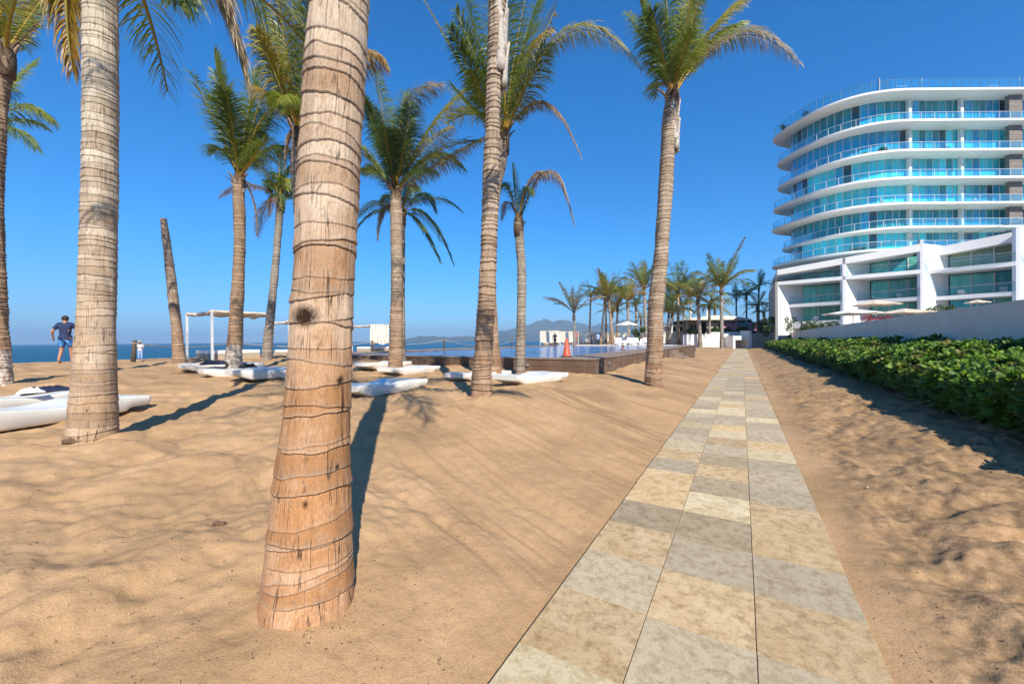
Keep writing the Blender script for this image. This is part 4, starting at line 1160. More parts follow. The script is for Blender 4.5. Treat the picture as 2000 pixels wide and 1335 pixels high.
def cloth(name, label, px, Y, z, size, mat, seed, cat='towel'):
    nx, ny = 22, 16
    p = at(px, 700, Y)
    u, v = np.meshgrid(np.linspace(-1, 1, nx), np.linspace(-1, 1, ny))
    fall = np.clip(1.15 - (np.abs(u) ** 3 + np.abs(v) ** 3), 0, 1)
    h = (0.45 + 0.9 * np.abs(fbm(u * 2.3, v * 2.3, seed, 3))) * fall * size[2]
    V = np.stack([u.ravel() * size[0] / 2 * (1 + 0.15 * fbm(v.ravel() * 2, u.ravel(), seed + 3, 2)), v.ravel() * size[1] / 2, h.ravel() + 0.004], 1)
    Vb = V.copy(); Vb[:, 2] = 0.0
    i = (np.arange(ny - 1)[:, None] * nx + np.arange(nx - 1)[None]).ravel()
    Fq = np.stack([i, i + 1, i + nx + 1, i + nx], 1)
    n = len(V)
    bd = [k for k in range(nx)] + [nx * (r + 1) - 1 for r in range(1, ny)] + [nx * (ny - 1) + k for k in range(nx - 2, -1, -1)] + [nx * r for r in range(ny - 2, 0, -1)]
    bd = np.array(bd); nb = np.roll(bd, -1)
    Fs = np.stack([bd, bd + n, nb + n, nb], 1)
    me = np_mesh(name, np.concatenate([V, Vb]), np.concatenate([Fq, Fq[:, ::-1] + n, Fs]), None, mat, True)
    o = link(name, me, None, (p.x, p.y, z), (0, 0, R(50)))
    tag(o, label, cat)
    return o
def lz(px, Y, up):
    p = at(px, 700, Y); return gz(p.x, p.y) + up
cloth('towel', 'navy towel crumpled on the rear lounger at the left frame edge', 92, 6.9, lz(92, 6.9, 0.20), (0.6, 0.4, 0.10), M['navy'], 3)
cloth('towel', 'small white folded towel beside the navy towel at the left', 60, 6.3, lz(60, 6.3, 0.25), (0.3, 0.25, 0.08), M['cushion'], 4)
cloth('bag', 'dark navy bundle lying on the fanned loungers left of the whitewashed palm', 417, 11.6, lz(417, 11.6, 0.27), (0.62, 0.4, 0.16), M['navy'], 5, 'bag')
cloth('bag', 'black bundle lying on the lounger right of the whitewashed palm', 484, 11.0, lz(484, 11.0, 0.25), (0.42, 0.3, 0.12), M['black'], 6, 'bag')

# ------------------------------------------------------------------ rope line
posts = []
def rope_post(px, Y, tilt, label):
    p = at(px, 700, Y); z = gz(p.x, p.y)
    o = empty('rope_post', (p.x, p.y, z)); tag(o, label, 'post', 'rope posts along the beach edge')
    b_ = MB(); b_.tube([(0, 0, -0.2), (tilt * 0.5, 0, 0.45), (tilt, 0, 0.92)], [0.085, 0.082, 0.078], 12)
    b_.build('pole', M['post'], o, True)
    b_ = MB(); b_.tube([(tilt * 0.95 + 0.098 * math.cos(a), 0.098 * math.sin(a), 0.80 + 0.01 * math.sin(a * 2)) for a in np.linspace(0, 6.2832, 17)], 0.017, 6, False)
    b_.build('rope_wrap', M['rope'], o, True)
    posts.append(Vector((p.x + tilt * 0.95, p.y, z + 0.80)))
rope_post(259, 16.6, 0.10, 'leaning dark wooden post at the left end of the rope line')
rope_post(452, 23.0, 0.0, 'dark wooden rope post behind the first cabana')
rope_post(727, 30.5, 0.0, 'dark wooden rope post beside the cabana right of the thick trunk')
rope_post(868, 37.0, 0.0, 'dark wooden rope post standing free in front of the sea')
rope_post(1000, 52.0, 0.0, 'farthest dark rope post near the small thin palm')
for i in range(len(posts) - 1):
    a, c = posts[i], posts[i + 1]
    sag = (c - a).length * 0.035
    b_ = MB(); b_.tube([a.lerp(c, u) - Vector((0, 0, sag * 4 * u * (1 - u))) for u in np.linspace(0, 1, 22)], 0.02, 6)
    lab = ('first span of sagging rope running from the leaning post past the bare trunk', 'second span of sagging rope between the first cabana and the white curtain',
           'third span of sagging rope right of the cabana before the sea', 'last span of sagging rope seen beyond the pool')[i]
    tag(b_.build('rope', M['rope'], None, True), lab, 'rope', 'spans of the beach rope')

# ------------------------------------------------------------------ cabanas
def drape(b_w, h, seed, folds=5, amp=0.06, hang=1.0):
    nx, nz = 36, 14
    u, v = np.meshgrid(np.linspace(0, 1, nx), np.linspace(0, 1, nz))
    x = u * b_w + 0.10 * v * np.sin(seed + u * 3)
    y = amp * np.sin(u * folds * 6.283 + seed) * (0.4 + 0.6 * v) + 0.10 * v * np.sin(v * 3 + seed)
    z = -v * h * (1 - 0.05 * np.sin(u * 9 + seed))
    V = np.stack([x.ravel(), y.ravel(), z.ravel()], 1)
    Vb = V + np.array((0, 0.012, 0)); n = len(V)
    i = (np.arange(nz - 1)[:, None] * nx + np.arange(nx - 1)[None]).ravel()
    Fq = np.stack([i, i + 1, i + nx + 1, i + nx], 1)
    return np_mesh('curtain', np.concatenate([V, Vb]), np.concatenate([Fq, Fq[:, ::-1] + n]), None, M['canvas'], True)
CW = 2.35
def cabana(label, s, t, z, curtains=(), bed=True, canopy=True, H=2.12):
    o = empty('cabana', st(s, t, z), PATH_YAW); tag(o, label, 'cabana', 'white beach cabanas')
    h = CW / 2
    for x in (-h, h):
        for y in (-h, h):
            b_ = MB(); b_.box((x, y, H / 2 - 0.1), (0.075, 0.075, H + 0.2)); b_.build('post', M['metal'], o)
    b_ = MB()
    for y in (-h, h): b_.box((0, y, H - 0.035), (CW - 0.08, 0.06, 0.06))
    for x in (-h, h): b_.box((x, 0, H - 0.035), (0.06, CW - 0.08, 0.06))
    b_.build('top_frame', M['metal'], o)
    if canopy:
        n = 18
        u, v = np.meshgrid(np.linspace(-1, 1, n), np.linspace(-1, 1, n))
        zz = H + 0.02 - 0.09 * (1 - u ** 2) * (0.5 + 0.5 * np.abs(np.sin(v * 4.5))) + 0.015 * np.sin(u * 9)
        edge = np.maximum(np.abs(u), np.abs(v)) > 0.99
        V = np.stack([(u * h * 1.03).ravel(), (v * h * 1.03).ravel(), (zz + 0.03).ravel()], 1)
        Vb = V.copy(); Vb[:, 2] -= np.where(edge.ravel(), 0.13 + 0.03 * np.sin(V[:, 0] * 5 + V[:, 1] * 7), 0.02)
        m = len(V); i = (np.arange(n - 1)[:, None] * n + np.arange(n - 1)[None]).ravel()
        Fq = np.stack([i, i + 1, i + n + 1, i + n], 1)
        bd = np.array([k for k in range(n)] + [n * (r + 1) - 1 for r in range(1, n)] + [n * (n - 1) + k for k in range(n - 2, -1, -1)] + [n * r for r in range(n - 2, 0, -1)])
        nb = np.roll(bd, -1)
        me = np_mesh('canopy', np.concatenate([V, Vb]), np.concatenate([Fq, Fq[:, ::-1] + m, np.stack([bd, bd + m, nb + m, nb], 1)]), None, M['canvas_beige'], False)
        link('canopy', me, o)
    for k, (x, y, rz, w, hh) in enumerate(curtains):
        link('curtain', drape(w, hh, k * 1.7 + s), o, (x, y, H + 0.04), (0, 0, R(rz)))
    if bed:
        b_ = MB(); b_.box((-0.45, 0, 0.12), (0.85, 1.9, 0.24)); b_.box((0.45, 0, 0.12), (0.85, 1.9, 0.24)); b_.build('bed_base', M['cushion_side'], o)
        for x in (-0.45, 0.45):
            b_ = MB(); b_.box((x, 0, 0.33), (0.86, 1.92, 0.16)); b_.build('mattress', M['cushion'], o, False, 0.03)
    return o
h_ = CW / 2
cabana('open cabana with beige canopy and white daybeds behind the bare leaning trunk', 9.6, -21.0, float(base_h(-13.4, 19.0)))
cabana('cabana with a hanging white curtain just left of the thick foreground trunk', 15.0, -24.4, 0.62, [(-h_, -h_ - 0.05, 0, 0.9, 1.45)])
cabana('cabana with gathered white curtains just right of the thick foreground trunk', 22.5, -26.0, 0.66, [(h_ - 0.1, -h_ - 0.05, 0, 1.5, 1.5), (h_ + 0.05, -h_, 90, 1.6, 1.5)])
cabs = ['far cabana with two white curtain panels, first one beyond the pool', 'second far cabana beyond the pool, behind the orange cone', 'third far cabana beyond the pool, behind the person in orange',
        'fourth far cabana of the row shrinking toward the hills', 'fifth far cabana of the row shrinking toward the hills', 'sixth far cabana of the row, partly behind thin palm trunks']
for i, lab in enumerate(cabs):
    s_ = 56 + i * 6.2
    cabana(lab, s_, -25.5 + i * 0.6, 0.75, [(-h_, -h_ - 0.05, 0, 1.0, 1.8), (0.3, -h_ - 0.05, 0, 0.9, 1.8), (h_ + .05, -h_, 90, 1.8, 1.8)][: 3 if i != 1 else 2])

# ------------------------------------------------------------------ pool and deck
DT, DS0, DS1, TL, TR = 0.865, 12.56, 47.0, -20.5, -4.25
PS0, PS1, PT0, PT1 = 13.35, 43.0, -18.6, -5.95
deck = empty('pool_deck', st(DS0, TR, 0)); tag(deck, 'raised brown wooden pool deck with plank clad sides and steps', 'deck')
dinv = -st(DS0, TR, 0)
def stq(s0, s1, t0, t1): return [st(s0, t0), st(s0, t1), st(s1, t1), st(s1, t0)]
def dprism(b_, s0, s1, t0, t1, z0, z1):
    q = [p + dinv for p in stq(s0, s1, t0, t1)]
    b_.prism([(p.x, p.y) for p in q], z0, z1)
b_ = MB()
dprism(b_, DS0 + 0.05, PS0, TL, TR - 0.05, 0.0, DT - 0.034); dprism(b_, PS1, DS1, TL, TR - 0.05, 0.0, DT - 0.034)
dprism(b_, PS0, PS1, TL, PT0, 0.0, DT - 0.034); dprism(b_, PS0, PS1, PT1, TR - 0.05, 0.0, DT - 0.034)
b_.build('deck_frame', M['wood'], deck)
# cladding boards
rows = [(0.10, 0.345), (0.352, 0.597), (0.604, 0.828)]
def clad(s0, s1, t0, t1):
    for z0, z1 in rows:
        b2 = MB(); j = random.uniform(-0.006, 0.006)
        if abs(s1 - s0) > abs(t1 - t0): dprism(b2, s0 + 0.004, s1 - 0.004, t0, t1 + j, z0, z1)
        else: dprism(b2, s0 + j, s1, t0 + 0.004, t1 - 0.004, z0, z1)
        b2.build('cladding_board', M['wood'], deck)
t = TR
while t > TL:
    clad(DS0, DS0 + 0.045, max(t - 1.9, TL), t); t -= 1.9
s = DS0 + 0.05
while s < 34:
    clad(s, min(s + 1.9, DS1), TR - 0.045, TR); s += 1.9
# walking boards along the edges that the camera sees
t = TR + 0.03
for k in range(10):
    b2 = MB(); dprism(b2, DS0 - 0.03, DS1, t - 0.164, t, DT - 0.03, DT + random.uniform(-0.002, 0.003)); b2.build('deck_board', M['wood_top'], deck); t -= 0.172
t = TR + 0.03 - 10 * 0.172
s = DS0 - 0.03
for k in range(5):
    b2 = MB(); dprism(b2, s, s + 0.154, TL, t, DT - 0.03, DT + random.uniform(-0.002, 0.003)); b2.build('deck_board', M['wood_top'], deck); s += 0.162
for k in range(10):
    b2 = MB(); dprism(b2, PS0, PS1, TL + k * 0.19, TL + k * 0.19 + 0.182, DT - 0.03, DT + random.uniform(-0.002, 0.003)); b2.build('deck_board', M['wood_top'], deck)
b2 = MB(); dprism(b2, PS1, DS1, TL, t, DT - 0.03, DT); b2.build('far_terrace', M['white_slab'], deck)
# steps toward the sand, with their cheek walls
for k in range(3):
    b2 = MB(); dprism(b2, 28.2, 30.6, TR + 0.02, TR + 0.95 - 0.30 * k, 0.16 + 0.19 * k, 0.16 + 0.19 * (k + 1)); b2.build('step', M['wood_top'], deck)
b2 = MB(); dprism(b2, 30.62, 31.0, TR + 0.02, TR + 1.35, 0.0, DT + 0.01); b2.build('step_wall', M['wood'], deck)
# small round wall lights
for tt, ss in ((TR - 0.0, 13.4), (TR - 0.0, 14.5), ):
    b2 = MB(); a = st(ss, TR + 0.0, 0.62) + dinv; n_ = Vector((0.866, -0.5, 0)); b2.tube([a, a + n_ * 0.05], 0.055, 14); b2.build('wall_light', M['metal_grey'], deck)
b2 = MB(); a = st(DS0, -6.6, 0.62) + dinv; n_ = Vector((-0.5, -0.866, 0)); b2.tube([a, a + n_ * 0.05], 0.055, 14); b2.build('wall_light', M['metal_grey'], deck)
b_ = MB(); q = stq(PS0 + 0.002, PS1 - 0.002, PT0 + 0.002, PT1 - 0.002); b_.prism([(p.x, p.y) for p in q], 0.05, 0.82)
tag(b_.build('pool_water', M['pool']), kind='structure')

# cone
p = at(1107, 694, 14.9)
cone = empty('traffic_cone', (p.x, p.y, DT + 0.004)); tag(cone, 'orange traffic cone with dark base standing at the corner of the pool deck', 'traffic cone')
b_ = MB(); b_.tube([(0, 0, 0.03), (0, 0, 0.06), (0, 0, 0.66), (0, 0, 0.70)], [0.165, 0.15, 0.045, 0.035], 24); b_.build('cone_body', M['cone'], cone, True)
b_ = MB(); b_.box((0, 0, 0.016), (0.40, 0.40, 0.03)); b_.build('base', M['cone_base'], cone, False, 0.006)

# sunbeds, parasol and low wall beyond the pool
def sunbed_tree():
    o = empty('sunbed'); b_ = MB(); b_.box((0, 0, 0.22), (0.68, 1.9, 0.05))
    b_.box((0, 0.82, 0.42), (0.68, 0.06, 0.62), rot=Matrix.Rotation(-0.5, 3, 'X')); b_.build('frame', M['metal'], o)
    b_ = MB(); b_.box((0, -0.2, 0.29), (0.62, 1.35, 0.09)); b_.build('mattress', M['cushion'], o, False, 0.02)
    b_ = MB(); b_.box((0, 0.74, 0.50), (0.62, 0.09, 0.68), rot=Matrix.Rotation(-0.5, 3, 'X')); b_.build('backrest', M['cushion'], o)
    for x in (-.28, .28):
        for y in (-.8, .6):
            b_ = MB(); b_.box((x, y, 0.095), (0.05, 0.05, 0.19)); b_.build('leg', M['metal'], o)
    return o
sb = None
for i in range(9):
    px = 1207 + i * 8.5 + (i > 5) * 9
    Yb = 44.0 + (i % 3) * 1.1
    p = at(px, 668, Yb)
    o = sunbed_tree() if sb is None else copy_tree(sb)
    if sb is None: sb = o
    o.location = (p.x, p.y, DT + 0.004); o.rotation_euler = (0, 0, R(-20 + (i * 37) % 50))
    tag(o, ['white sunbed left of the dark palm trunk at the far pool end', 'white sunbed partly behind the dark palm trunk at the far pool end', 'white sunbed under the far parasol, left one',
            'white sunbed under the far parasol, middle one', 'white sunbed under the far parasol, right one', 'white sunbed just right of the far parasol',
            'white sunbed left beside the big path side trunk at the far pool end', 'white sunbed hidden half behind the big path side trunk', 'white sunbed just right of the big path side trunk'][i], 'sunbed', 'sunbeds at the far pool end')
def parasol(label, px, py, Y, rad, drop, pole, mat, tilt=0.0, group='parasols by the low building'):
    """(px, py) is the tip"""
    p = at(px, py, Y)
    o = empty('parasol', (p.x, p.y, p.z - pole)); tag(o, label, 'parasol', group)
    b_ = MB(); b_.tube([(0, 0, 0), (0, 0, pole - 0.05)], 0.035, 8); b_.build('pole', M['metal'], o, True)
    b_ = MB(); b_.box((0, 0, 0.05), (0.6, 0.6, 0.1)); b_.build('base', M['metal_grey'], o)
    n = 8; b_ = MB(); V = [(0, 0, pole)]; 
    for k in range(n * 2):
        a = math.pi * k / n; r_ = rad * (1.0 if k % 2 == 0 else 0.93); V.append((r_ * math.cos(a), r_ * math.sin(a), pole - drop - (0.05 if k % 2 else 0)))
    V += [(x, y, z - 0.03) for x, y, z in V]
    m = n * 2 + 1
    Fc = [(0, 1 + k, 1 + (k + 1) % (n * 2)) for k in range(n * 2)] + [(m, m + 1 + (k + 1) % (n * 2), m + 1 + k) for k in range(n * 2)] + [(1 + k, m + 1 + k, m + 1 + (k + 1) % (n * 2), 1 + (k + 1) % (n * 2)) for k in range(n * 2)]
    b_.add(V, Fc).build('canopy', mat, o)
    for k in range(n):
        a = 2 * math.pi * k / n
        b_ = MB(); b_.tube([(0, 0, pole - drop - 0.25), (rad * 0.55 * math.cos(a), rad * 0.55 * math.sin(a), pole - drop * 0.62)], 0.012, 4); b_.build('rib', M['metal_grey'], o)
    return o
parasol('white parasol over the sunbeds at the far pool end', 1225, 627, 46, 1.35, 0.42, 2.2, M['canvas'], group='pool parasols')
b_ = MB(); p0, p1 = at(1203, 668, 60), at(1292, 668, 60)
b_.box(((p0.x + p1.x) / 2, 60, 0.9), (p1.x - p0.x, 0.3, 1.35)); tag(b_.build('low_wall', M['white']), 'long low white wall behind the sunbeds at the far pool end', 'wall')
# palm of a clipped bush behind the sunbeds
def leafy(name, label, cat, cx, cy, z0, rx, ry, h, n, ls, cols, seed, group=None, trunk=0.0, parts=True):
    rg = np.random.default_rng(seed)
    o = empty(name, (cx, cy, z0)); tag(o, label, cat, group)
    k = max(7, int(n / 160)); cen = np.stack([rg.uniform(-rx, rx, k) * 0.75, rg.uniform(-ry, ry, k) * 0.75, trunk + (h - trunk) * rg.uniform(0.25, 0.78, k)], 1)
    rad = rg.uniform(0.22, 0.42, k) * min(rx, h, max(ry, 0.6)) * 1.25
    ci = rg.integers(0, k, n); d = rg.normal(0, 1, (n, 3)); d /= np.linalg.norm(d, axis=1)[:, None]
    P = cen[ci] + d * (rad[ci] * rg.uniform(0.55, 1.08, n) ** 0.6)[:, None] * np.array((max(1, rx / max(h, .1) * .6), 1, 0.9))
    P[:, 2] = np.clip(P[:, 2], 0.05, None)
    a = rg.normal(0, 1, (n, 3)) * 0.7 + d; a /= np.linalg.norm(a, axis=1)[:, None]
    b2_ = np.cross(a, rg.normal(0, 1, (n, 3))); b2_ /= np.linalg.norm(b2_, axis=1)[:, None]
    L = ls * rg.uniform(0.6, 1.3, n)
    V = np.stack([P, P + a * (L * 0.5)[:, None] + b2_ * (L * 0.22)[:, None], P + a * L[:, None], P + a * (L * 0.5)[:, None] - b2_ * (L * 0.22)[:, None]], 1).reshape(-1, 3)
    f = rg.random(n)[:, None]; C = np.repeat(np.array(cols[0]) * (1 - f) + np.array(cols[1]) * f, 4, 0)
    i = np.arange(n) * 4
    me = np_mesh('foliage', V, np.stack([i, i + 1, i + 2, i + 3], 1), None, M['hedge'], False, C)
    link('foliage', me, o)
    b_ = MB()
    for j in range(min(k, 9)):
        b_.tube([(cen[j, 0] * 0.15, cen[j, 1] * 0.15, -0.1), (cen[j, 0] * 0.4, cen[j, 1] * 0.4, cen[j, 2] * 0.5), tuple(cen[j])], [0.09 * h / 4 + 0.02, 0.05 * h / 4 + 0.015, 0.015], 5)
    b_.build('trunk' if trunk else 'branches', M['twig'], o, True)
    return o
p = at(1247, 668, 50)
leafy('bush', 'green bush at the far pool end right of the parasol', 'bush', p.x, p.y, DT, 0.9, 0.6, 2.6, 900, 0.22, ((0.03, 0.07, 0.012), (0.10, 0.16, 0.02)), 5)

# ------------------------------------------------------------------ garden wall, gate and restaurant at the end of the path
def wall_x(name, label, px0, px1, Y, z0, py_top, mat, thick=0.35, cat='wall'):
    a, c = at(px0, py_top, Y), at(px1, py_top, Y)
    b_ = MB(); b_.box(((a.x + c.x) / 2, Y, (z0 + a.z) / 2), (c.x - a.x, thick, a.z - z0)); o = b_.build(name, mat); tag(o, label, cat); return o
wall_x('garden_wall', 'white garden wall behind the far palms left of the gate', 1334, 1424, 63.0, -0.3, 652.5, M['white'])
a = at(1442, 660, 61.5)
gate = empty('gateway', (a.x, 61.5, 0.0)); tag(gate, 'white square gateway at the end of the stone path', 'gateway')
b_ = MB(); b_.box((-1.25, 0, 0.9), (0.34, 2.2, 2.1)); b_.build('pillar', M['white'], gate); b_ = MB(); b_.box((1.15, 0, 1.25), (0.5, 2.2, 2.9)); b_.build('pillar', M['white'], gate)
b_ = MB(); b_.box((-0.09, 0, 1.62), (1.98, 2.0, 0.62)); b_.build('lintel', M['white'], gate)
b_ = MB(); b_.box((-0.09, 1.2, 0.55), (1.98, 0.12, 1.5)); b_.build('back_wall', M['canvas_beige'], gate)
b_ = MB(); b_.tube([(0.2, -1.0, 1.62), (0.2, -1.06, 1.62)], 0.06, 10); b_.build('lamp', M['metal_grey'], gate)
wall_x('garden_wall', 'low white planter wall above the gate, backed by a clipped hedge', 1378, 1462, 64.5, 0.6, 648.5, M['white'])
wall_x('garden_wall', 'grey garden wall right of the gate joining the long retaining wall', 1456, 1500, 64.0, -0.3, 650.5, M['grey_wall'])
for i, (x0, x1, y, lab) in enumerate(((1336, 1382, 641, 'clipped green hedge on the garden wall, left piece'), (1384, 1436, 638, 'clipped green hedge on the garden wall, middle piece'), (1436, 1474, 640, 'clipped green hedge on the garden wall, right piece'))):
    a, c = at(x0, y, 65.8), at(x1, y, 65.8)
    leafy('clipped_hedge', lab, 'hedge', (a.x + c.x) / 2, 65.8, 1.0, (c.x - a.x) / 2 * 0.95, 0.8, a.z - 1.0 + 0.5, 2600, 0.28, ((0.025, 0.06, 0.01), (0.10, 0.15, 0.02)), 20 + i, 'clipped hedges on the garden wall')
# restaurant
a, c = at(1337, 623, 73), at(1446, 623, 73)
rs_ = empty('restaurant', ((a.x + c.x) / 2, 73, 0)); tag(rs_, 'open pavilion restaurant with a thin white curved roof and pink drapes', 'building')
W = c.x - a.x; zr = a.z
b_ = MB()
n = 24; V = []; 
for j, yy in enumerate((-2.5, 7)):
    for k in range(n):
        u = k / (n - 1); V.append(((u - 0.5) * W, yy, zr - 0.15 + 0.62 * math.sin(u * math.pi) ** 0.7))
for j, yy in enumerate((-2.5, 7)):
    for k in range(n):
        u = k / (n - 1); V.append(((u - 0.5) * W, yy, zr - 0.28))
Fc = [(k, k + 1, n + k + 1, n + k) for k in range(n - 1)] + [(2 * n + k, 3 * n + k, 3 * n + k + 1, 2 * n + k + 1) for k in range(n - 1)]
Fc += [(k, 2 * n + k, 2 * n + k + 1, k + 1) for k in range(n - 1)] + [(n + k, n + k + 1, 3 * n + k + 1, 3 * n + k) for k in range(n - 1)] + [(0, n, 3 * n, 2 * n), (n - 1, 3 * n - 1, 4 * n - 1, 2 * n - 1)]
b_.add(V, Fc).build('roof', M['canvas'], rs_)
for k in range(6):
    b_ = MB(); b_.box(((k / 5 - 0.5) * W * 0.9, 0, (zr - 0.28) / 2), (0.3, 0.3, zr - 0.30)); b_.build('column', M['side_wall'], rs_)
b_ = MB(); b_.box((0, 5.5, (zr - 0.3) / 2), (W * 0.92, 0.3, zr - 0.32)); b_.build('back_wall', M['core'], rs_)
b_ = MB(); b_.box((-W * 0.30, 1.6, (zr - 0.3) / 2), (W * 0.22, 0.3, zr - 0.34)); b_.build('wall', M['side_wall'], rs_)
for k in range(3):
    b_ = MB(); b_.box((-W * 0.38 + k * W * 0.07, 1.42, zr - 1.6), (W * 0.045, 0.06, 1.2)); b_.build('window', M['core'], rs_)
b_ = MB(); b_.box((-W * 0.12, 4.0, zr - 1.3), (W * 0.12, 0.1, 0.9)); b_.build('bar_shelf', M['white'], rs_)
for x in (-W * 0.31, -W * 0.0): 
    b_ = MB(); b_.box((x, 2, zr + 0.9), (0.30, 0.3, 1.7)); b_.build('chimney', M['white'], rs_)
for k, (x, w, mt) in enumerate(((-W * 0.05, W * 0.22, M['canvas_beige']), (W * 0.24, W * 0.22, M['pink']), (W * 0.48, W * 0.2, M['teal_cloth']), (W * 0.64, W * 0.14, M['pink']))):
    me = drape(w, 1.5 if k else 1.0, k + 2.0, 3, 0.1); me.materials.clear(); me.materials.append(mt)
    link('drape', me, rs_, (x - w / 2, -1.0 - k * 0.1, zr - 0.75), (0, 0, 0))
b_ = MB(); b_.box((0, -1.3, zr - 3.5), (W * 0.95, 0.2, 1.2)); b_.build('parapet', M['white'], rs_)
# white service block glimpsed behind the far trunks
a, c = at(1290, 634, 78), at(1332, 634, 78)
sv = empty('service_building', ((a.x + c.x) / 2, 78, 0)); tag(sv, 'small white block with dark square windows behind the deck steps', 'building')
b_ = MB(); b_.box((0, 0, a.z / 2), (c.x - a.x, 3, a.z)); b_.build('wall', M['white'], sv)
for k in range(3):
    b_ = MB(); b_.box(((k - 1) * 1.3, -1.53, a.z - 0.9), (0.6, 0.08, 0.8)); b_.build('window', M['core'], sv)
for k, (x0, Yt, top, w) in enumerate(((1300, 105, 632, 20), (1345, 108, 622, 28), (1372, 104, 618, 20), (1402, 106, 614, 26), (1428, 102, 612, 22), (1450, 100, 618, 22), (1472, 98, 622, 18), (1496, 96, 628, 18))):
    p = at(x0, top, Yt)
    leafy('tree', ['dark tree mass far left behind the restaurant', 'dark tree behind the left end of the restaurant roof', 'dark rounded tree behind the left roof vent', 'dark tree behind the middle of the restaurant roof',
                   'tallest dark tree behind the right half of the restaurant roof', 'dark tree between the two royal palms', 'dark tree below the tallest royal palm', 'dark tree beside the beige side wall'][k], 'tree',
          p.x, Yt, -0.5, w * Yt / FPX / 1.2, 2.2, p.z + 0.5, 3200, 0.55, ((0.012, 0.028, 0.008), (0.035, 0.06, 0.014)), 40 + k, 'dark trees behind the restaurant', trunk=0.8)

# ------------------------------------------------------------------ retaining wall, terrace and hedge at the right
TWALL = 6.0
p = [st(6, TWALL), st(6, TWALL + 0.25), st(69.5, TWALL + 0.25), st(69.5, TWALL)]
b_ = MB(); b_.prism([(q.x, q.y) for q in p], -0.3, 2.41); tag(b_.build('retaining_wall', M['grey_wall']), 'long smooth grey retaining wall running beside the path behind the hedge', 'wall')
p = [st(6, TWALL + 0.26), st(6, 90), st(110, 90), st(110, TWALL + 1.2), st(69.5, TWALL + 0.26)]
b_ = MB(); b_.prism([(q.x, q.y) for q in p], -0.5, 2.05); tag(b_.build('terrace', M['side_wall']), kind='structure')

def rosette(seed):
    rg = np.random.default_rng(seed)
    n = rg.integers(11, 15); V = []; Fq = []; C = []
    for k in range(n):
        az = k * 2.4 + rg.uniform(-.3, .3); el = rg.uniform(0.15, 1.15) if k < n * 0.75 else rg.uniform(1.1, 1.45)
        L = rg.uniform(0.085, 0.13) * (1.0 if el < 1.1 else 0.7); w = L * rg.uniform(0.40, 0.52)
        d = np.array((math.cos(az) * math.cos(el), math.sin(az) * math.cos(el), math.sin(el)))
        s_ = np.array((-math.sin(az), math.cos(az), 0)); nn = np.cross(s_, d)
        b0 = d * 0.012; base = len(V)
        cup = 0.12 * L
        V += [b0 + s_ * w * 0.10, b0 - s_ * w * 0.10,
              b0 + d * L * 0.55 + s_ * w * 0.42 - nn * cup * 0.2, b0 + d * L * 0.55 - nn * cup * 0.9, b0 + d * L * 0.55 - s_ * w * 0.42 - nn * cup * 0.2,
              b0 + d * L * 0.88 + s_ * w * 0.42 + nn * cup * 0.3, b0 + d * L * 0.9 - nn * cup * 0.3, b0 + d * L * 0.88 - s_ * w * 0.42 + nn * cup * 0.3,
              b0 + d * L * 1.03 + nn * cup * 0.2]
        Fq += [(base, base + 2, base + 3, base + 1), (base + 1, base + 3, base + 4, base + 1), (base + 2, base + 5, base + 6, base + 3), (base + 3, base + 6, base + 7, base + 4), (base + 5, base + 8, base + 7, base + 6)]
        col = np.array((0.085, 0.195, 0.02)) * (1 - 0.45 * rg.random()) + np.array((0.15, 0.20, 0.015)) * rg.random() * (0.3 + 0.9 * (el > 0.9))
        C += [col] * 9
    Fq = [f for f in Fq]
    return np.array(V), np.array([[a_, b2, c_, d2] for a_, b2, c_, d2 in Fq]), np.array(C)
ROS = [rosette(k) for k in range(8)]
# drop degenerate quads by making triangles
def split(F):
    q = []; t3 = []
    for f in F:
        if len(set(f)) < 4: t3.append([f[0], f[1], f[2]])
        else: q.append(list(f))
    return np.array(q), np.array(t3)
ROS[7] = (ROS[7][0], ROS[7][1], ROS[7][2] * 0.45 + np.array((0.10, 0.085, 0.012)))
ROSM = []
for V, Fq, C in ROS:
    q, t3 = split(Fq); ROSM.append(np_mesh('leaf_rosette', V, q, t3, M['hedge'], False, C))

def hedge_surface(s, u):
    """u 0..1 from the foot at the path side over the top to the back; returns t, z, outward tilt"""
    wob = 0.22 * float(vnoise(np.array([s * 0.9]), np.array([1.3]), 91)[0]) + 0.16 * float(vnoise(np.array([s * 2.6]), np.array([4.3]), 92)[0])
    t0 = 3.22 + wob
    topz = 0.84 + 0.34 * float(vnoise(np.array([s * 0.8]), np.array([u * 3]), 93)[0])
    if u < 0.32:
        k = u / 0.32
        return t0 - 0.20 * math.sin(k * math.pi * 0.8) + 0.05, 0.28 + (topz - 0.32) * k ** 0.9, (-0.9, 0.35)
    k = (u - 0.32) / 0.68
    return t0 + 0.06 + 2.45 * k, topz + 0.46 * k + 0.05 * math.sin(k * 9 + s * 3), (-0.35, 0.95)
hedge = empty('hedge', st(20, 4.5, 0)); tag(hedge, 'long dense green hedge of glossy rounded leaves along the grey retaining wall', 'hedge')
hinv = -st(20, 4.5, 0)
ros = []
rgh = random.Random(3)
s = 5.5
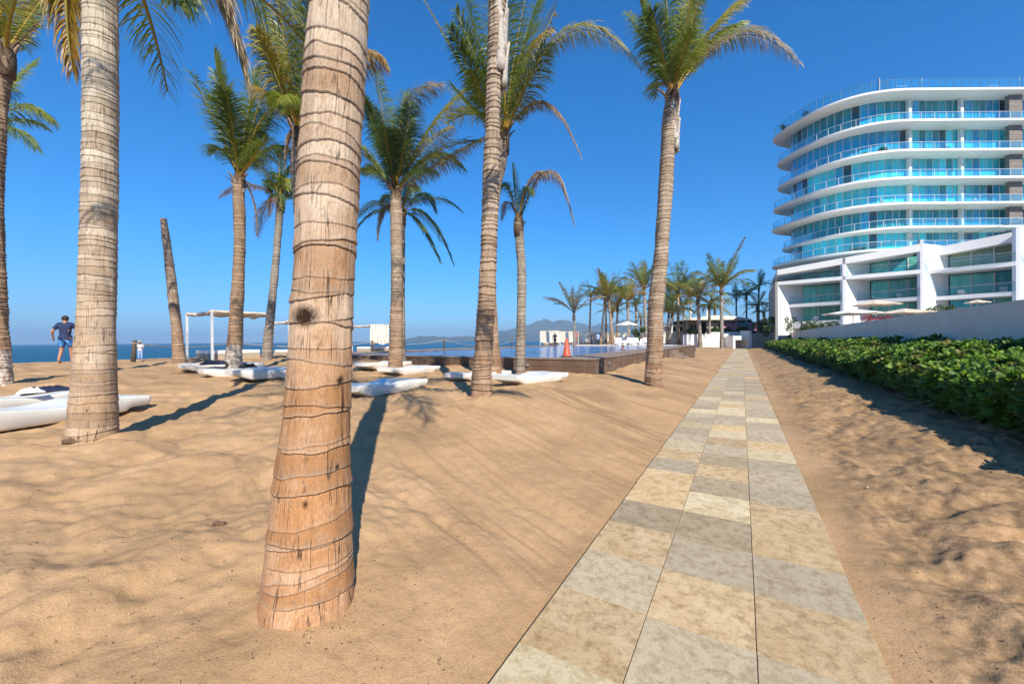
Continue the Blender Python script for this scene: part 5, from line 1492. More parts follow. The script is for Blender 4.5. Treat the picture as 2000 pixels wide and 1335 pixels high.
while s < 69:
    dens = 78 if s < 16 else (46 if s < 30 else 22)
    ds = 0.25
    for _ in range(int(dens * ds * 3.4 * 1.15)):
        ss = s + rgh.uniform(0, ds); u = rgh.random()
        if rgh.random() < 0.25: u *= 0.4
        t_, z_, (nx, nz) = hedge_surface(ss, u)
        dp = rgh.random() ** 2 * 0.20
        pos = st(ss, t_ + dp * -nx * 0.9 + rgh.uniform(-.04, .04), z_ - dp * nz + rgh.uniform(-0.04, 0.09))
        sc = (1.38 if s < 16 else 1.35 if s < 30 else 1.7) * rgh.uniform(0.75, 1.25)
        up = Vector((nx * 0.866, -nx * 0.5, nz + 0.35)) + Vector((rgh.gauss(0, .35), rgh.gauss(0, .35), 0)) + Vector((0.1, -0.35, 0))
        q = up.to_track_quat('Z', 'Y').to_matrix() @ Matrix.Rotation(rgh.uniform(0, 6.28), 3, 'Z')
        ros.append((pos, q, sc))
    s += ds
ros.sort(key=lambda r_: (r_[0] - EYE).length)
# in view first
ros.sort(key=lambda r_: (0 if r_[0].x / r_[0].y < 1.27 else 1, (r_[0] - EYE).length))
for pos, q, sc in ros[:300]:
    o = link('leaf_rosette', rgh.choice(ROSM), hedge); o.matrix_local = Matrix.LocRotScale(pos + hinv, q.to_quaternion(), Vector((sc, sc, sc)))
VV, QQ, TT, CC = [], [], [], []; off = 0
cache = [(V, *split(Fq), C) for V, Fq, C in ROS]
for k, (pos, q, sc) in enumerate(ros[300:]):
    V, q4, t3, C = cache[rgh.randrange(8)]
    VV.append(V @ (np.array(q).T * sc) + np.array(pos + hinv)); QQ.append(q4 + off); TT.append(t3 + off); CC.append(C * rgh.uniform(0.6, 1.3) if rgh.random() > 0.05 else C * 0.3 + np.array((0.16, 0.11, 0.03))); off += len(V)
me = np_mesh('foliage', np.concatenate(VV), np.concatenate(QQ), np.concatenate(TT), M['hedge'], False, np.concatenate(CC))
tag(link('foliage', me, hedge), kind='stuff')
# woody inner mass under the leaves
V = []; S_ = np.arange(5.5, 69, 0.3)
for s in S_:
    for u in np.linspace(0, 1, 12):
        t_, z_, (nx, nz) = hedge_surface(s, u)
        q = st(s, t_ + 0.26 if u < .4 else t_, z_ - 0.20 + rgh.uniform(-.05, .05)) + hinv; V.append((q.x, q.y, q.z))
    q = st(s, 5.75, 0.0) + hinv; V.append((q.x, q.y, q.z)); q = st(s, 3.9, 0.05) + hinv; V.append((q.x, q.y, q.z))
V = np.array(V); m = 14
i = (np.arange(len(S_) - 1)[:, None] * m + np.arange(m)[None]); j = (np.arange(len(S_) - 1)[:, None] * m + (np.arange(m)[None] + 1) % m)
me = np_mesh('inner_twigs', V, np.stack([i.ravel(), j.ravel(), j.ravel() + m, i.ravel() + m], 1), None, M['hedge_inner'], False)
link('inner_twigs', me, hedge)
b_ = MB()
for k in range(420):
    s = 5.8 + (k / 420) ** 1.5 * 30
    t_, z_, _n = hedge_surface(s, rgh.uniform(0.0, 0.2))
    a = st(s, 4.0 + rgh.uniform(-.2, .3), 0.05) + hinv; c = st(s + rgh.uniform(-.3, .3), t_ + 0.05, z_ + 0.05) + hinv
    b_.tube([a, a.lerp(c, 0.5) + Vector((0, 0, -0.06)), c], [0.014, 0.010, 0.006], 4)
tag(b_.build('stems', M['twig'], hedge), kind='stuff')

# ------------------------------------------------------------------ curved glass tower
def catmull(P, n=10):
    P = [Vector((x, y)) for x, y in P]; out = []
    Q = [P[0] * 2 - P[1]] + P + [P[-1] * 2 - P[-2]]
    for i in range(1, len(Q) - 2):
        for k in range(n):
            u = k / n
            out.append(0.5 * ((2 * Q[i]) + (-Q[i - 1] + Q[i + 1]) * u + (2 * Q[i - 1] - 5 * Q[i] + 4 * Q[i + 1] - Q[i + 2]) * u * u + (-Q[i - 1] + 3 * Q[i] - 3 * Q[i + 1] + Q[i + 2]) * u ** 3))
    out.append(P[-1]); return out
KS = 1.1
XE = 96
out_pts = [(XE, 52), (70, 52), (58, 52), (52, 52.02), (49.2, 52.35), (46.8, 53.2), (44.9, 54.7), (43.5, 56.9), (42.7, 59.6), (42.4, 62.4), (42.6, 64.7), (43.9, 66.3), (46.5, 67.5), (52, 69.3), (60, 71), (XE, 72)]
out_pts = [(x * (KS if x < 90 else 1), y * KS) for x, y in out_pts]
gl_pts = [(XE, 54.2), (70, 54.2), (58, 54.2), (52, 54.22), (49.8, 54.6), (47.9, 55.5), (46.4, 57.0), (45.3, 59.2), (44.7, 61.6), (44.75, 63.5), (45.9, 65.0), (48.4, 66.0), (58, 68.6), (XE, 70)]
gl_pts = [(x * (KS if x < 90 else 1), y * KS) for x, y in gl_pts]
CURVE = catmull(out_pts, 9)
def offset_curve(C, fn):
    res = []
    for i, p in enumerate(C):
        a = C[max(i - 1, 0)]; b2 = C[min(i + 1, len(C) - 1)]
        t_ = (b2 - a).normalized(); nrm = Vector((t_.y, -t_.x))     # curve runs left with the inside on its right
        res.append(p + nrm * fn(p))
    return res
def slab_curve(shift):
    return [Vector((p.x - shift * max(0, min(1, (56 * KS - p.x) / (10 * KS))), p.y)) for p in CURVE]
GLASS = catmull(gl_pts, 9)
tower = empty('apartment_tower', (60 * KS, 60 * KS, 0)); tag(tower, 'curved white apartment tower with stacked balconies and blue glass walls', 'apartment tower')
tinv = Vector((-60 * KS, -60 * KS))
def T2(C): return [(p.x + tinv.x, p.y + tinv.y) for p in C]
Y0 = 52 * KS
def zof(py): return 1.5 + (660.5 - py) * Y0 / FPX
tops = [zof(p) for p in (175, 235, 293, 347, 396.5, 443, 486)]
shifts = [0.0, -0.75, -0.75, 0.0, 0.25, -1.6, 0.25]
TH = 0.42
def slab_mesh(C, z1, th):
    """thin bright edge, soffit rising outward"""
    inner = offset_curve(C, lambda p: 0.35)
    b_ = MB(); n = len(C)
    V = [(p.x + tinv.x, p.y + tinv.y, z1) for p in C] + [(p.x + tinv.x, p.y + tinv.y, z1 - 0.30) for p in C] + [(p.x + tinv.x, p.y + tinv.y, z1 - th) for p in inner]
    Fc = [tuple(range(n)), tuple(2 * n + k for k in reversed(range(n)))]
    for k in range(n):
        j = (k + 1) % n
        Fc += [(k, n + k, n + j, j), (n + k, 2 * n + k, 2 * n + j, n + j)]
    return b_.add(V, Fc)
rgt = random.Random(11)
for f, z in enumerate(tops):
    C = slab_curve(shifts[f])
    slab_mesh(C, z, TH).build('roof_slab' if f == 0 else 'balcony_slab', M['white_slab'], tower)
    # railing
    RC = offset_curve(C, lambda p: 0.22); RC = [p for p in RC if p.x < 95]
    hgt = 1.05 if f else 1.45
    b_ = MB(); V = []; n = len(RC)
    for zz, o_ in ((z + 0.003, 0), (z + hgt, 0), (z + hgt, 0.03), (z + 0.003, 0.03)):
        V += [(p.x + tinv.x + o_, p.y + tinv.y + o_, zz) for p in RC]
    Fc = []
    for k in range(n - 1):
        for r_ in range(4): Fc.append((r_ * n + k, r_ * n + k + 1, ((r_ + 1) % 4) * n + k + 1, ((r_ + 1) % 4) * n + k))
    rl = b_.add(V, Fc).build('railing', M['rail'], tower)
    b_ = MB(); b_.tube([(p.x + tinv.x, p.y + tinv.y, z + hgt + 0.03) for p in RC], 0.035 if f else 0.025, 5); b_.build('rail_cap', M['mullion_w'] if f else M['mullion'], rl, True)
    b_ = MB(); acc = 0.0
    for k in range(1, n):
        acc += (RC[k] - RC[k - 1]).length
        if acc > (1.5 if f else 0.9):
            acc = 0; p = RC[k]; b_.box((p.x + tinv.x, p.y + tinv.y, z + hgt / 2), (0.05, 0.05, hgt + (0.1 if not f else 0)))
    tag(b_.build('rail_post', M['mullion'] if not f else M['mullion_w'], rl), kind='stuff')
# walls between the slabs: glass panes
def resample(C, step):
    d = [0]
    for a, b2 in zip(C, C[1:]): d.append(d[-1] + (b2 - a).length)
    n = int(d[-1] / step); out = []
    for k in range(n + 1):
        q = k * step; i = max(0, min(len(C) - 2, int(np.searchsorted(d, q)) - 1)); u = (q - d[i]) / max(1e-6, d[i + 1] - d[i]); out.append(C[i].lerp(C[i + 1], u))
    return out
GR = [p for p in resample(GLASS, 1.0)]
vis = [k for k in range(len(GR) - 1) if GR[k].x < 92 and GR[k].y < 65.9 * KS and k < 120]
zb_ = tops[1:] + [zof(525)]
floor_pal = ['teal', 'blue', 'mix', 'cyan', 'teal', 'blue', 'mix']
floor_z = list(zip(tops, zb_))
order = []
for f in range(len(tops)):
    z1 = tops[f] - TH; z0 = (tops[f + 1] if f + 1 < len(tops) else zof(528)) + 0.002
    k = 0
    for idx, i in enumerate(vis):
        a, c = GR[i], GR[i + 1]
        left = a.x < 54 * KS
        r_ = rgt.random()
        fp = ('teal', 'blue', 'cyan', 'cyan', 'teal', 'cyan', 'blue')[f]
        if left: key = {'teal': 'teal', 'blue': 'blue', 'cyan': 'cyan'}[fp] if r_ < 0.8 else ('dark' if r_ < 0.9 else 'blue')
        else: key = ('cyan' if r_ < (0.30 if fp == 'teal' else 0.62) else 'blue' if r_ < 0.80 else 'teal' if r_ < 0.93 else 'dark')
        if not left and fp == 'teal' and r_ < 0.5: key = 'teal'
        if f in (2, 3) and 45 * KS > a.x and rgt.random() < 0.3: key = 'dark'
        order.append((a, c, z0, z1, key))
def pane_quad(b_, a, c, z0, z1, g=0.035):
    t_ = (c - a).normalized(); nrm = Vector((t_.y, -t_.x)) * 0.03
    a2, c2 = a + t_ * g, c - t_ * g
    V = [(a2.x, a2.y, z0), (c2.x, c2.y, z0), (c2.x, c2.y, z1), (a2.x, a2.y, z1)] + [(a2.x + nrm.x, a2.y + nrm.y, z0), (c2.x + nrm.x, c2.y + nrm.y, z0), (c2.x + nrm.x, c2.y + nrm.y, z1), (a2.x + nrm.x, a2.y + nrm.y, z1)]
    V = [(x + tinv.x, y + tinv.y, z) for x, y, z in V]
    b_.add(V, [(0, 1, 2, 3), (7, 6, 5, 4), (0, 4, 5, 1), (1, 5, 6, 2), (2, 6, 7, 3), (3, 7, 4, 0)])
seen = [o for o in order if o[0].x / o[0].y < 1.30]; unseen = [o for o in order if o[0].x / o[0].y >= 1.30]
seen.sort(key=lambda o: -o[2])
for a, c, z0, z1, key in seen[:300]:
    b_ = MB(); pane_quad(b_, a, c, z0, z1); b_.build('glass_pane', M['pane_' + key], tower)
b_ = MB()
for a, c, z0, z1, key in seen[300:] + unseen: pane_quad(b_, a, c, z0, z1)
tag(b_.build('glass_pane', M['pane_blue'], tower), kind='stuff')
# mullions and dark body behind the glass
b_ = MB()
for f in range(len(tops)):
    z1 = tops[f] - TH; z0 = (tops[f + 1] if f + 1 < len(tops) else zof(528)) + 0.002
    for i in vis: p = GR[i]; b_.box((p.x + tinv.x, p.y + tinv.y, (z0 + z1) / 2), (0.06, 0.09, z1 - z0))
tag(b_.build('mullion', M['mullion_w'], tower), kind='stuff')
CORE = offset_curve(GLASS, lambda p: 0.9)
CORE = [p for p in CORE if p.x < 94]
b_ = MB(); b_.prism([(p.x + tinv.x, p.y + tinv.y) for p in CORE], 0.5, tops[0] - TH - 0.01); b_.build('core', M['core'], tower)
for px in (1776.5, 1877.5, 2040):
    for f in range(len(tops)):
        z1 = tops[f] - TH; z0 = (tops[f + 1] if f + 1 < len(tops) else 12)
        yy = Y0 + 2.05; x = (px - 1000) / FPX * yy
        b_ = MB(); b_.box((x + tinv.x, yy + tinv.y, (z0 + z1) / 2), (0.42, 0.5, z1 - z0)); b_.build('column', M['white_slab'], tower)
for f in range(len(tops)):
    z1 = tops[f] - TH; z0 = (tops[f + 1] if f + 1 < len(tops) else 12) + 0.002
    yy = Y0 + 1.35; x = (1981 - 1000) / FPX * yy
    b_ = MB(); n = int((z1 - z0) / 0.33)
    for k in range(n):
        zz = z0 + (k + 0.5) * (z1 - z0) / n; b_.box((x + tinv.x, yy + tinv.y, zz), (1.9 + (0.04 if k % 2 else 0), 0.5 + (0.05 if k % 2 else 0), (z1 - z0) / n - 0.03))
    tag(b_.build('stone_pillar', M['stone_clad'], tower), kind='stuff')
for px in (1717.5, 1800, 1990): 
    p = at(px, 165, Y0 + 0.6)
    b_ = MB(); b_.tube([(p.x + tinv.x, p.y + tinv.y, tops[0]), (p.x + tinv.x, p.y + tinv.y, tops[0] + 1.75)], 0.09, 8); b_.build('roof_lamp_post', M['metal_grey'], tower)
for px, w in ((1760, 1.5), (1939, 1.4)):
    p = at(px, 165, Y0 + 1.4); x, y, z = p.x + tinv.x, p.y + tinv.y, tops[0]
    b_ = MB(); b_.tube([(x - w / 2, y, z), (x - w / 2, y, z + 1.15), (x + w / 2, y, z + 1.15), (x + w / 2, y, z)], 0.05, 6); b_.build('roof_frame', M['metal'], tower)
# glass divider screens and planters on the balconies
for f in (2, 3, 6):
    z0 = tops[f]; p = at(1565 + (f % 2) * 8, 400, 62.5 * KS)
    b_ = MB(); b_.box((p.x + tinv.x - 0.7, p.y + tinv.y, z0 + 1.1), (1.4, 0.05, 2.2)); b_.build('divider_screen', M['mullion_w'], tower)
def plant_clump(label, x, y, z, r, seed, cols=((0.02, 0.05, 0.01), (0.08, 0.12, 0.02)), grp='balcony plants', name='potted_plant', cat='plant', ls=0.28, n=160):
    return leafy(name, label, cat, x, y, z, r, r, r * 1.6, n, ls, cols, seed, grp)
for px, f, yy, lab in ((1533, 0, 68.0, 'small shrub far left on the tower roof edge'), (1575, 0, 64.5, 'second small shrub from the left on the tower roof edge'), (1700, 0, 60.5, 'low shrub on the tower roof just left of the white frame'), (1895, 2, 59.0, 'leafy potted plant on the second balcony down, near the stone pillar')):
    p = at(px, 300, yy); plant_clump(lab, p.x, p.y, tops[f] + 0.003, 0.5, int(px), grp='plants on the tower')
def chair_lounge(label, px, f, dy, rz, grp):
    p = at(px, 300, Y0 + dy); o = copy_tree(sb); o.location = (p.x, p.y, tops[f] + 0.003); o.rotation_euler = (0, 0, R(rz)); tag(o, label, 'sunbed', grp)
chair_lounge('sunbed on the second balcony below the roof, left of the white column', 1745, 2, 1.1, 80, 'sunbeds on the balconies')
chair_lounge('sunbed on the topmost balcony beside the stone pillar', 1945, 1, 1.1, 70, 'sunbeds on the balconies')

for i_, (px_, f_, lab_) in enumerate(((1690, 2, 'potted plant on the second balcony down where the tower starts to curve'), (1722, 2, 'potted plant on the second balcony down beside the sunbed'), (1845, 2, 'small potted plant on the second balcony down between the two white columns'),
                                   (1668, 6, 'potted plant on the lowest curved balcony, left one'), (1682, 6, 'potted plant on the lowest curved balcony, right one'), (1960, 3, 'potted plant on the third balcony down by the stone pillar'))):
    p = at(px_, 300, Y0 + 1.1 if px_ > 1700 else Y0 + 2.4); plant_clump(lab_, p.x, p.y, tops[f_] + 0.003, 0.42, 300 + i_, grp='balcony plants')
for px_, f_, dy_, rz_, lab_ in ((1915, 4, 1.1, 80, 'sunbed on the fourth balcony down between column and stone pillar'), (1830, 1, 1.1, 100, 'sunbed on the topmost balcony between the two white columns'), (1735, 4, 1.1, 70, 'sunbed on the fourth balcony down left of the white column'), (1700, 6, 2.2, 60, 'sunbed on the lowest curved balcony')):
    chair_lounge(lab_, px_, f_, dy_, rz_, 'sunbeds on the balconies')

# ------------------------------------------------------------------ low white building with saw tooth bays
P0 = Vector((33.4 * KS, 50 * KS)); WR = Vector((0.75, -0.66)).normalized(); 
FIN = Vector((4.3, 1.35)) * 1.02
BK = Vector((0.5, 0.866))
low = empty('low_building', (P0.x, P0.y, 0)); tag(low, 'low white terraced building with saw tooth bays and green tinted windows', 'building')
linv = -P0
ks = [0.0, 7.15, 14.05, 21.0, 29.0]
Vs = [P0 + WR * k for k in ks]
def dep(k): return (P0 + WR * k).y
def zl(px, py):      # height on the front line at that pixel
    m_ = (px - 1000) / FPX; k = (P0.x - m_ * P0.y) / (m_ * WR.y - WR.x); return 1.5 + (660.5 - py) * (P0.y + WR.y * k) / FPX
Z_G = zl(1600, 626); Z_1 = zl(1600, 590); Z_2 = zl(1522, 550); Z_2b = zl(1802, 527)
def zr_at(k): return 1.5 + 134 * P0.y / FPX + (k / 14.05) * (zl(1802, 478) - (1.5 + 134 * P0.y / FPX))
Z1M = 0.5 * (Z_2 + Z_2b)
def L2(p): return (p.x + linv.x, p.y + linv.y)
def lprism(b_, pts, z0, z1): b_.prism([L2(p) for p in pts], z0, z1)
fin_th = Vector((FIN.y, -FIN.x)).normalized() * -0.28     # thickness behind the fin face
# fins (angled cross walls), one per bay, rising through the storeys
for n in range(4):
    v = Vs[n]; e = v + FIN; top_k = ks[n]
    ztop = zr_at(min(top_k, 20)) - 0.02 if n else Z_2 - 0.46
    b_ = MB(); lprism(b_, [v, e, e + fin_th, v + fin_th], 1.9, ztop); b_.build('fin_wall', M['white'], low)
    if n:
        a = v; c = v + FIN.normalized() * 2.1
        b_ = MB(); lprism(b_, [a - WR * 0.28 , a, a + FIN.normalized() * 0.02 + fin_th, a - WR * 0.28 + fin_th], 1.9, ztop + (0.5 if n == 2 else 0.0)); b_.build('pillar', M['white'], low)
# blocks behind the windows (dark interior), window walls, panes
for n in range(4):
    v, v2 = Vs[n], Vs[n + 1]
    a = v + FIN; c = v2 + FIN
    wn_ = Vector((-WR.y, WR.x))       # inward
    if wn_.y < 0: wn_ = -wn_
    zt = [zr_at(ks[n]) - 0.55, zr_at(min(ks[n + 1], 24)) - 0.55]
    b_ = MB(); b_.prism([L2(a + wn_ * 0.35), L2(c + wn_ * 0.35), L2(c + wn_ * 9), L2(a + wn_ * 9)], 1.9, [zt[0], zt[1], zt[1], zt[0]]); b_.build('interior', M['core'], low)
    # spandrels and slabs per storey
    z2 = (Z_2 if n < 2 else Z_2 + 0.0)
    levels = [(Z_G, Z_1 - 0.45, 'green'), (Z_1 + 0.03, z2 - 0.55, 'green'), (z2 + 0.03, None, 'olive')]
    b_ = MB(); lprism(b_, [v + FIN * 0.45, v2, c + wn_ * 0.3, a + wn_ * 0.3], Z_1 - 0.42, Z_1); b_.build('balcony_slab', M['white'], low)
    b_ = MB(); lprism(b_, [v + FIN * 0.6, v2, c + wn_ * 0.3, a + wn_ * 0.3], Z_G - 0.9, Z_G); b_.build('terrace_slab', M['white'], low)
    np_ = 4
    for li, (z0, z1, pal) in enumerate(levels):
        npan = np_ if li < 2 else 4
        for k in range(npan):
            u0_, u1_ = k / npan, (k + 1) / npan
            q0, q1 = a.lerp(c, u0_ + 0.012), a.lerp(c, u1_ - 0.012)
            za = z1 if z1 is not None else zt[0] + (zt[1] - zt[0]) * u0_ - 0.02
            zb2 = z1 if z1 is not None else zt[0] + (zt[1] - zt[0]) * u1_ - 0.02
            if n == 0 and li == 2 and k == 0: pass
            key = 'green' if (li < 2 or n < 2) else 'olive'
            if rgt.random() < 0.08: key = 'dark'
            if rgt.random() < 0.12 and key == 'green': key = 'teal'
            b_ = MB(); b_.prism([L2(q0), L2(q1), L2(q1 + wn_ * 0.06), L2(q0 + wn_ * 0.06)], z0, [za, zb2, zb2, za]); b_.build('window_pane', M['pane_' + key], low)
        b_ = MB()
        for k in range(npan + 1):
            q = a.lerp(c, k / npan); zz = (z1 if z1 is not None else zt[0] + (zt[1] - zt[0]) * k / npan - 0.02)
            b_.box((*L2(q), (z0 + zz) / 2), (0.10, 0.14, zz - z0))
        zm = z0 + 1.05
        b_.prism([L2(a - wn_ * 0.03), L2(c - wn_ * 0.03), L2(c + wn_ * 0.05), L2(a + wn_ * 0.05)], zm, zm + 0.06)
        tag(b_.build('window_frame', M['mullion_w'], low), kind='stuff')
    # rail
    for z0 in (Z_1, z2):
        if z0 == z2 and n == 0: q0 = v - WR * 0
        q0, q1 = v + FIN * 0.47, v2 - WR * 0.3
        if z0 == z2: q0 = v + WR * 0.1
        b_ = MB(); lprism(b_, [q0, q1, q1 + wn_ * 0.03, q0 + wn_ * 0.03], z0 + 0.01, z0 + 0.92); r_ = b_.build('railing', M['rail_clear'], low)
        b_ = MB(); b_.tube([(*L2(q0), z0 + 0.95), (*L2(q1), z0 + 0.95)], 0.03, 6); b_.build('rail_cap', M['metal_grey'], r_)
# storey slab band in front, roof and sloping parapet
b_ = MB(); lprism(b_, [Vs[0] - WR * 0.05, Vs[2] - WR * 0.30, Vs[2] + FIN, Vs[2] + FIN + BK * 2.5, Vs[0] + BK * 6], Z_2 - 0.45, Z_2); b_.build('storey_slab', M['white'], low)
b_ = MB(); lprism(b_, [Vs[2] + FIN * 0.25, Vs[3] - WR * 0.3, Vs[3] + FIN, Vs[2] + FIN + BK * 1.2], Z_2 - 0.45, Z_2); b_.build('storey_slab', M['white'], low)
zk = [zr_at(0), zr_at(14.05)]
pts = [Vs[0] - WR * 0.05, Vs[2] - WR * 0.3, Vs[2] - WR * 0.3 + BK * 12, Vs[0] + BK * 12]
b_ = MB(); b_.prism([L2(p) for p in pts], [zk[0] - 0.75, zk[1] - 0.85, zk[1] - 0.85, zk[0] - 0.75], [zk[0], zk[1], zk[1], zk[0]]); b_.build('roof', M['white_slab'], low)
pts = [Vs[2] + FIN * 0.62, Vs[4], Vs[4] + BK * 12, Vs[2] + FIN * 0.62 + BK * 10]
zk2 = [zl(1863, 475), zl(1985, 452) + 0.9]
b_ = MB(); b_.prism([L2(p) for p in pts], [zk2[0] - 1.0, zk2[1] - 1.1, zk2[1] - 1.1, zk2[0] - 1.0], [zk2[0], zk2[1], zk2[1], zk2[0]]); b_.build('roof', M['white_slab'], low)
# left side wall running back
b_ = MB(); lprism(b_, [Vs[0] - WR * 0.3, Vs[0] - WR * 0.06, Vs[0] - WR * 0.06 + BK * 16, Vs[0] - WR * 0.3 + BK * 16], 0.5, Z_2 - 0.01); b_.build('side_wall', M['side_wall'], low)
q0, q1 = Vs[0] - WR * 0.2, Vs[0] - WR * 0.2 + BK * 15
b_ = MB(); b_.tube([(*L2(q0), Z_2 + 1.0), (*L2(q1), Z_2 + 1.0)], 0.04, 6)
for k in range(9):
    p = q0.lerp(q1, k / 8); b_.tube([(*L2(p), Z_2), (*L2(p), Z_2 + 1.0)], 0.03, 5)
tag(b_.build('side_railing', M['metal_grey'], low), kind='stuff')
p = Vs[0] + WR * 3
# roof terrace rail
q0, q1 = Vs[0] + WR * 0.2, Vs[2] - WR * 0.4
b_ = MB(); wn_ = Vector((0.66, 0.75)); b_.prism([L2(q0), L2(q1), L2(q1 + wn_ * 0.03), L2(q0 + wn_ * 0.03)], [zk[0], zk[1], zk[1], zk[0]], [zk[0] + 0.9, zk[1] + 0.9, zk[1] + 0.9, zk[0] + 0.9]); r_ = b_.build('railing', M['rail_clear'], low)
b_ = MB(); b_.tube([(*L2(q0), zk[0] + 0.93), (*L2(q1), zk[1] + 0.93)], 0.03, 6); b_.build('rail_cap', M['metal_grey'], r_)
q0, q1 = Vs[2] + FIN * 0.7, Vs[4]
b_ = MB(); b_.prism([L2(q0), L2(q1), L2(q1 + wn_ * 0.03), L2(q0 + wn_ * 0.03)], [zk2[0], zk2[1], zk2[1], zk2[0]], [zk2[0] + 0.9, zk2[1] + 0.9, zk2[1] + 0.9, zk2[0] + 0.9]); r_ = b_.build('railing', M['rail_clear'], low)
b_ = MB(); b_.tube([(*L2(q0), zk2[0] + 0.93), (*L2(q1), zk2[1] + 0.93)], 0.03, 6); b_.build('rail_cap', M['metal_grey'], r_)

parasol('beige parasol before the middle bay of the low building', 1711, 585, 43, 2.1, 0.55, 3.2, M['canvas_beige'])
parasol('large white parasol in front of the left part of the low building', 1666, 603, 35, 2.25, 0.42, 2.6, M['canvas'])
parasol('large beige parasol beside the red bougainvillea above the grey wall', 1767, 602, 31, 1.95, 0.36, 2.5, M['canvas_beige'])
parasol('small beige parasol at the right end of the low building terrace', 1909, 585, 37, 0.85, 0.25, 2.4, M['canvas_beige'])
p = at(1716, 622, 36); 
leafy('bougainvillea', 'red flowering bougainvillea hedge above the grey retaining wall', 'bush', p.x, p.y, 2.05, 2.0, 0.8, p.z + 0.35 - 2.05, 2600, 0.14, ((0.35, 0.015, 0.03), (0.5, 0.04, 0.06)), 61)
for i, (px, top, Y, rx, lab) in enumerate(((1496, 622, 60, 2.0, 'round green shrub left of the low building above the grey wall'), (1528, 617, 56, 3.2, 'large green shrub before the white corner of the low building'),
                                            (1600, 631, 46, 2.6, 'low green hedge in front of the ground floor terrace'), (1832, 600, 34, 1.1, 'green shrub above the wall right of the large beige parasol'),
                                            (1850, 601, 33, 0.9, 'small green shrub above the wall below the tall white fin'))):
    p = at(px, top, Y)
    leafy('shrub', lab, 'bush', p.x, p.y, 1.9 if i < 3 else 2.05, rx, 1.0, p.z - 1.9 + 0.3, 3000 if i < 3 else 900, 0.20, ((0.025, 0.06, 0.01), (0.12, 0.17, 0.03)), 70 + i, 'shrubs above the retaining wall')
# balcony furniture on the low building
for i, (n, u, z0, lab) in enumerate(((1, 0.12, Z_1, 'sunbed on the middle bay first floor balcony, left one'), (1, 0.45, Z_1, 'sunbed on the middle bay first floor balcony, right one'), (2, 0.15, Z_1, 'sunbed on the right bay first floor balcony'), (2, 0.55, Z_1, 'tilted sunbed on the right bay first floor balcony'), (0, 0.2, Z_G, 'sunbed on the ground terrace of the left bay'))):
    a = Vs[n] + FIN; c = Vs[n + 1] + FIN; q = a.lerp(c, u) - Vector((0.66, 0.75)) * 1.3
    o = copy_tree(sb); o.location = (q.x, q.y, z0 + 0.003); o.rotation_euler = (0, 0, R(60 + i * 25)); o.scale = (0.8,) * 3; tag(o, lab, 'sunbed', 'sunbeds on the low building balconies')

# ------------------------------------------------------------------ white hotels on the far shore
def far_block(label, px0, px1, py, Y, seed):
    rg = random.Random(seed)
    a, c = at(px0, py, Y), at(px1, py, Y)
    o = empty('far_hotel', ((a.x + c.x) / 2, Y, -1.6)); tag(o, label, 'building', 'white hotels on the far shore')
    W = c.x - a.x; H = a.z + 1.6
    b_ = MB(); b_.box((0, 0, H / 2), (W, 30, H)); b_.build('wall', M['white'], o)
    n = max(2, int((px1 - px0) / 2.5))
    for k in range(n):
        b_ = MB(); b_.box(((k + 0.5) / n * W - W / 2, -15.5, H * 0.5), (W / n * 0.45, 1.0, H * 0.72)); b_.build('window_strip', M['side_wall'], o)
for i, (x0, x1, y, lab) in enumerate(((897, 907, 656, 'white hotel on the far headland, left one of the tallest pair'), (909, 918, 657, 'white hotel on the far headland, right one of the tallest pair'), (920, 926, 659, 'small white block just right of the pair of far hotels'),
                                      (838, 850, 661.5, 'low pale buildings on the far headland left of the hotels'), (818, 826, 662, 'leftmost low pale block on the far headland'), (968, 984, 659.5, 'low pale buildings on the far shore between the two slender palms'),
                                      (988, 1000, 660, 'low pale block on the far shore left of the small thin palm'), (1028, 1040, 658, 'pale block on the far shore right of the small thin palm'))):
    far_block(lab, x0, x1, y, 2150 + i * 7, i)

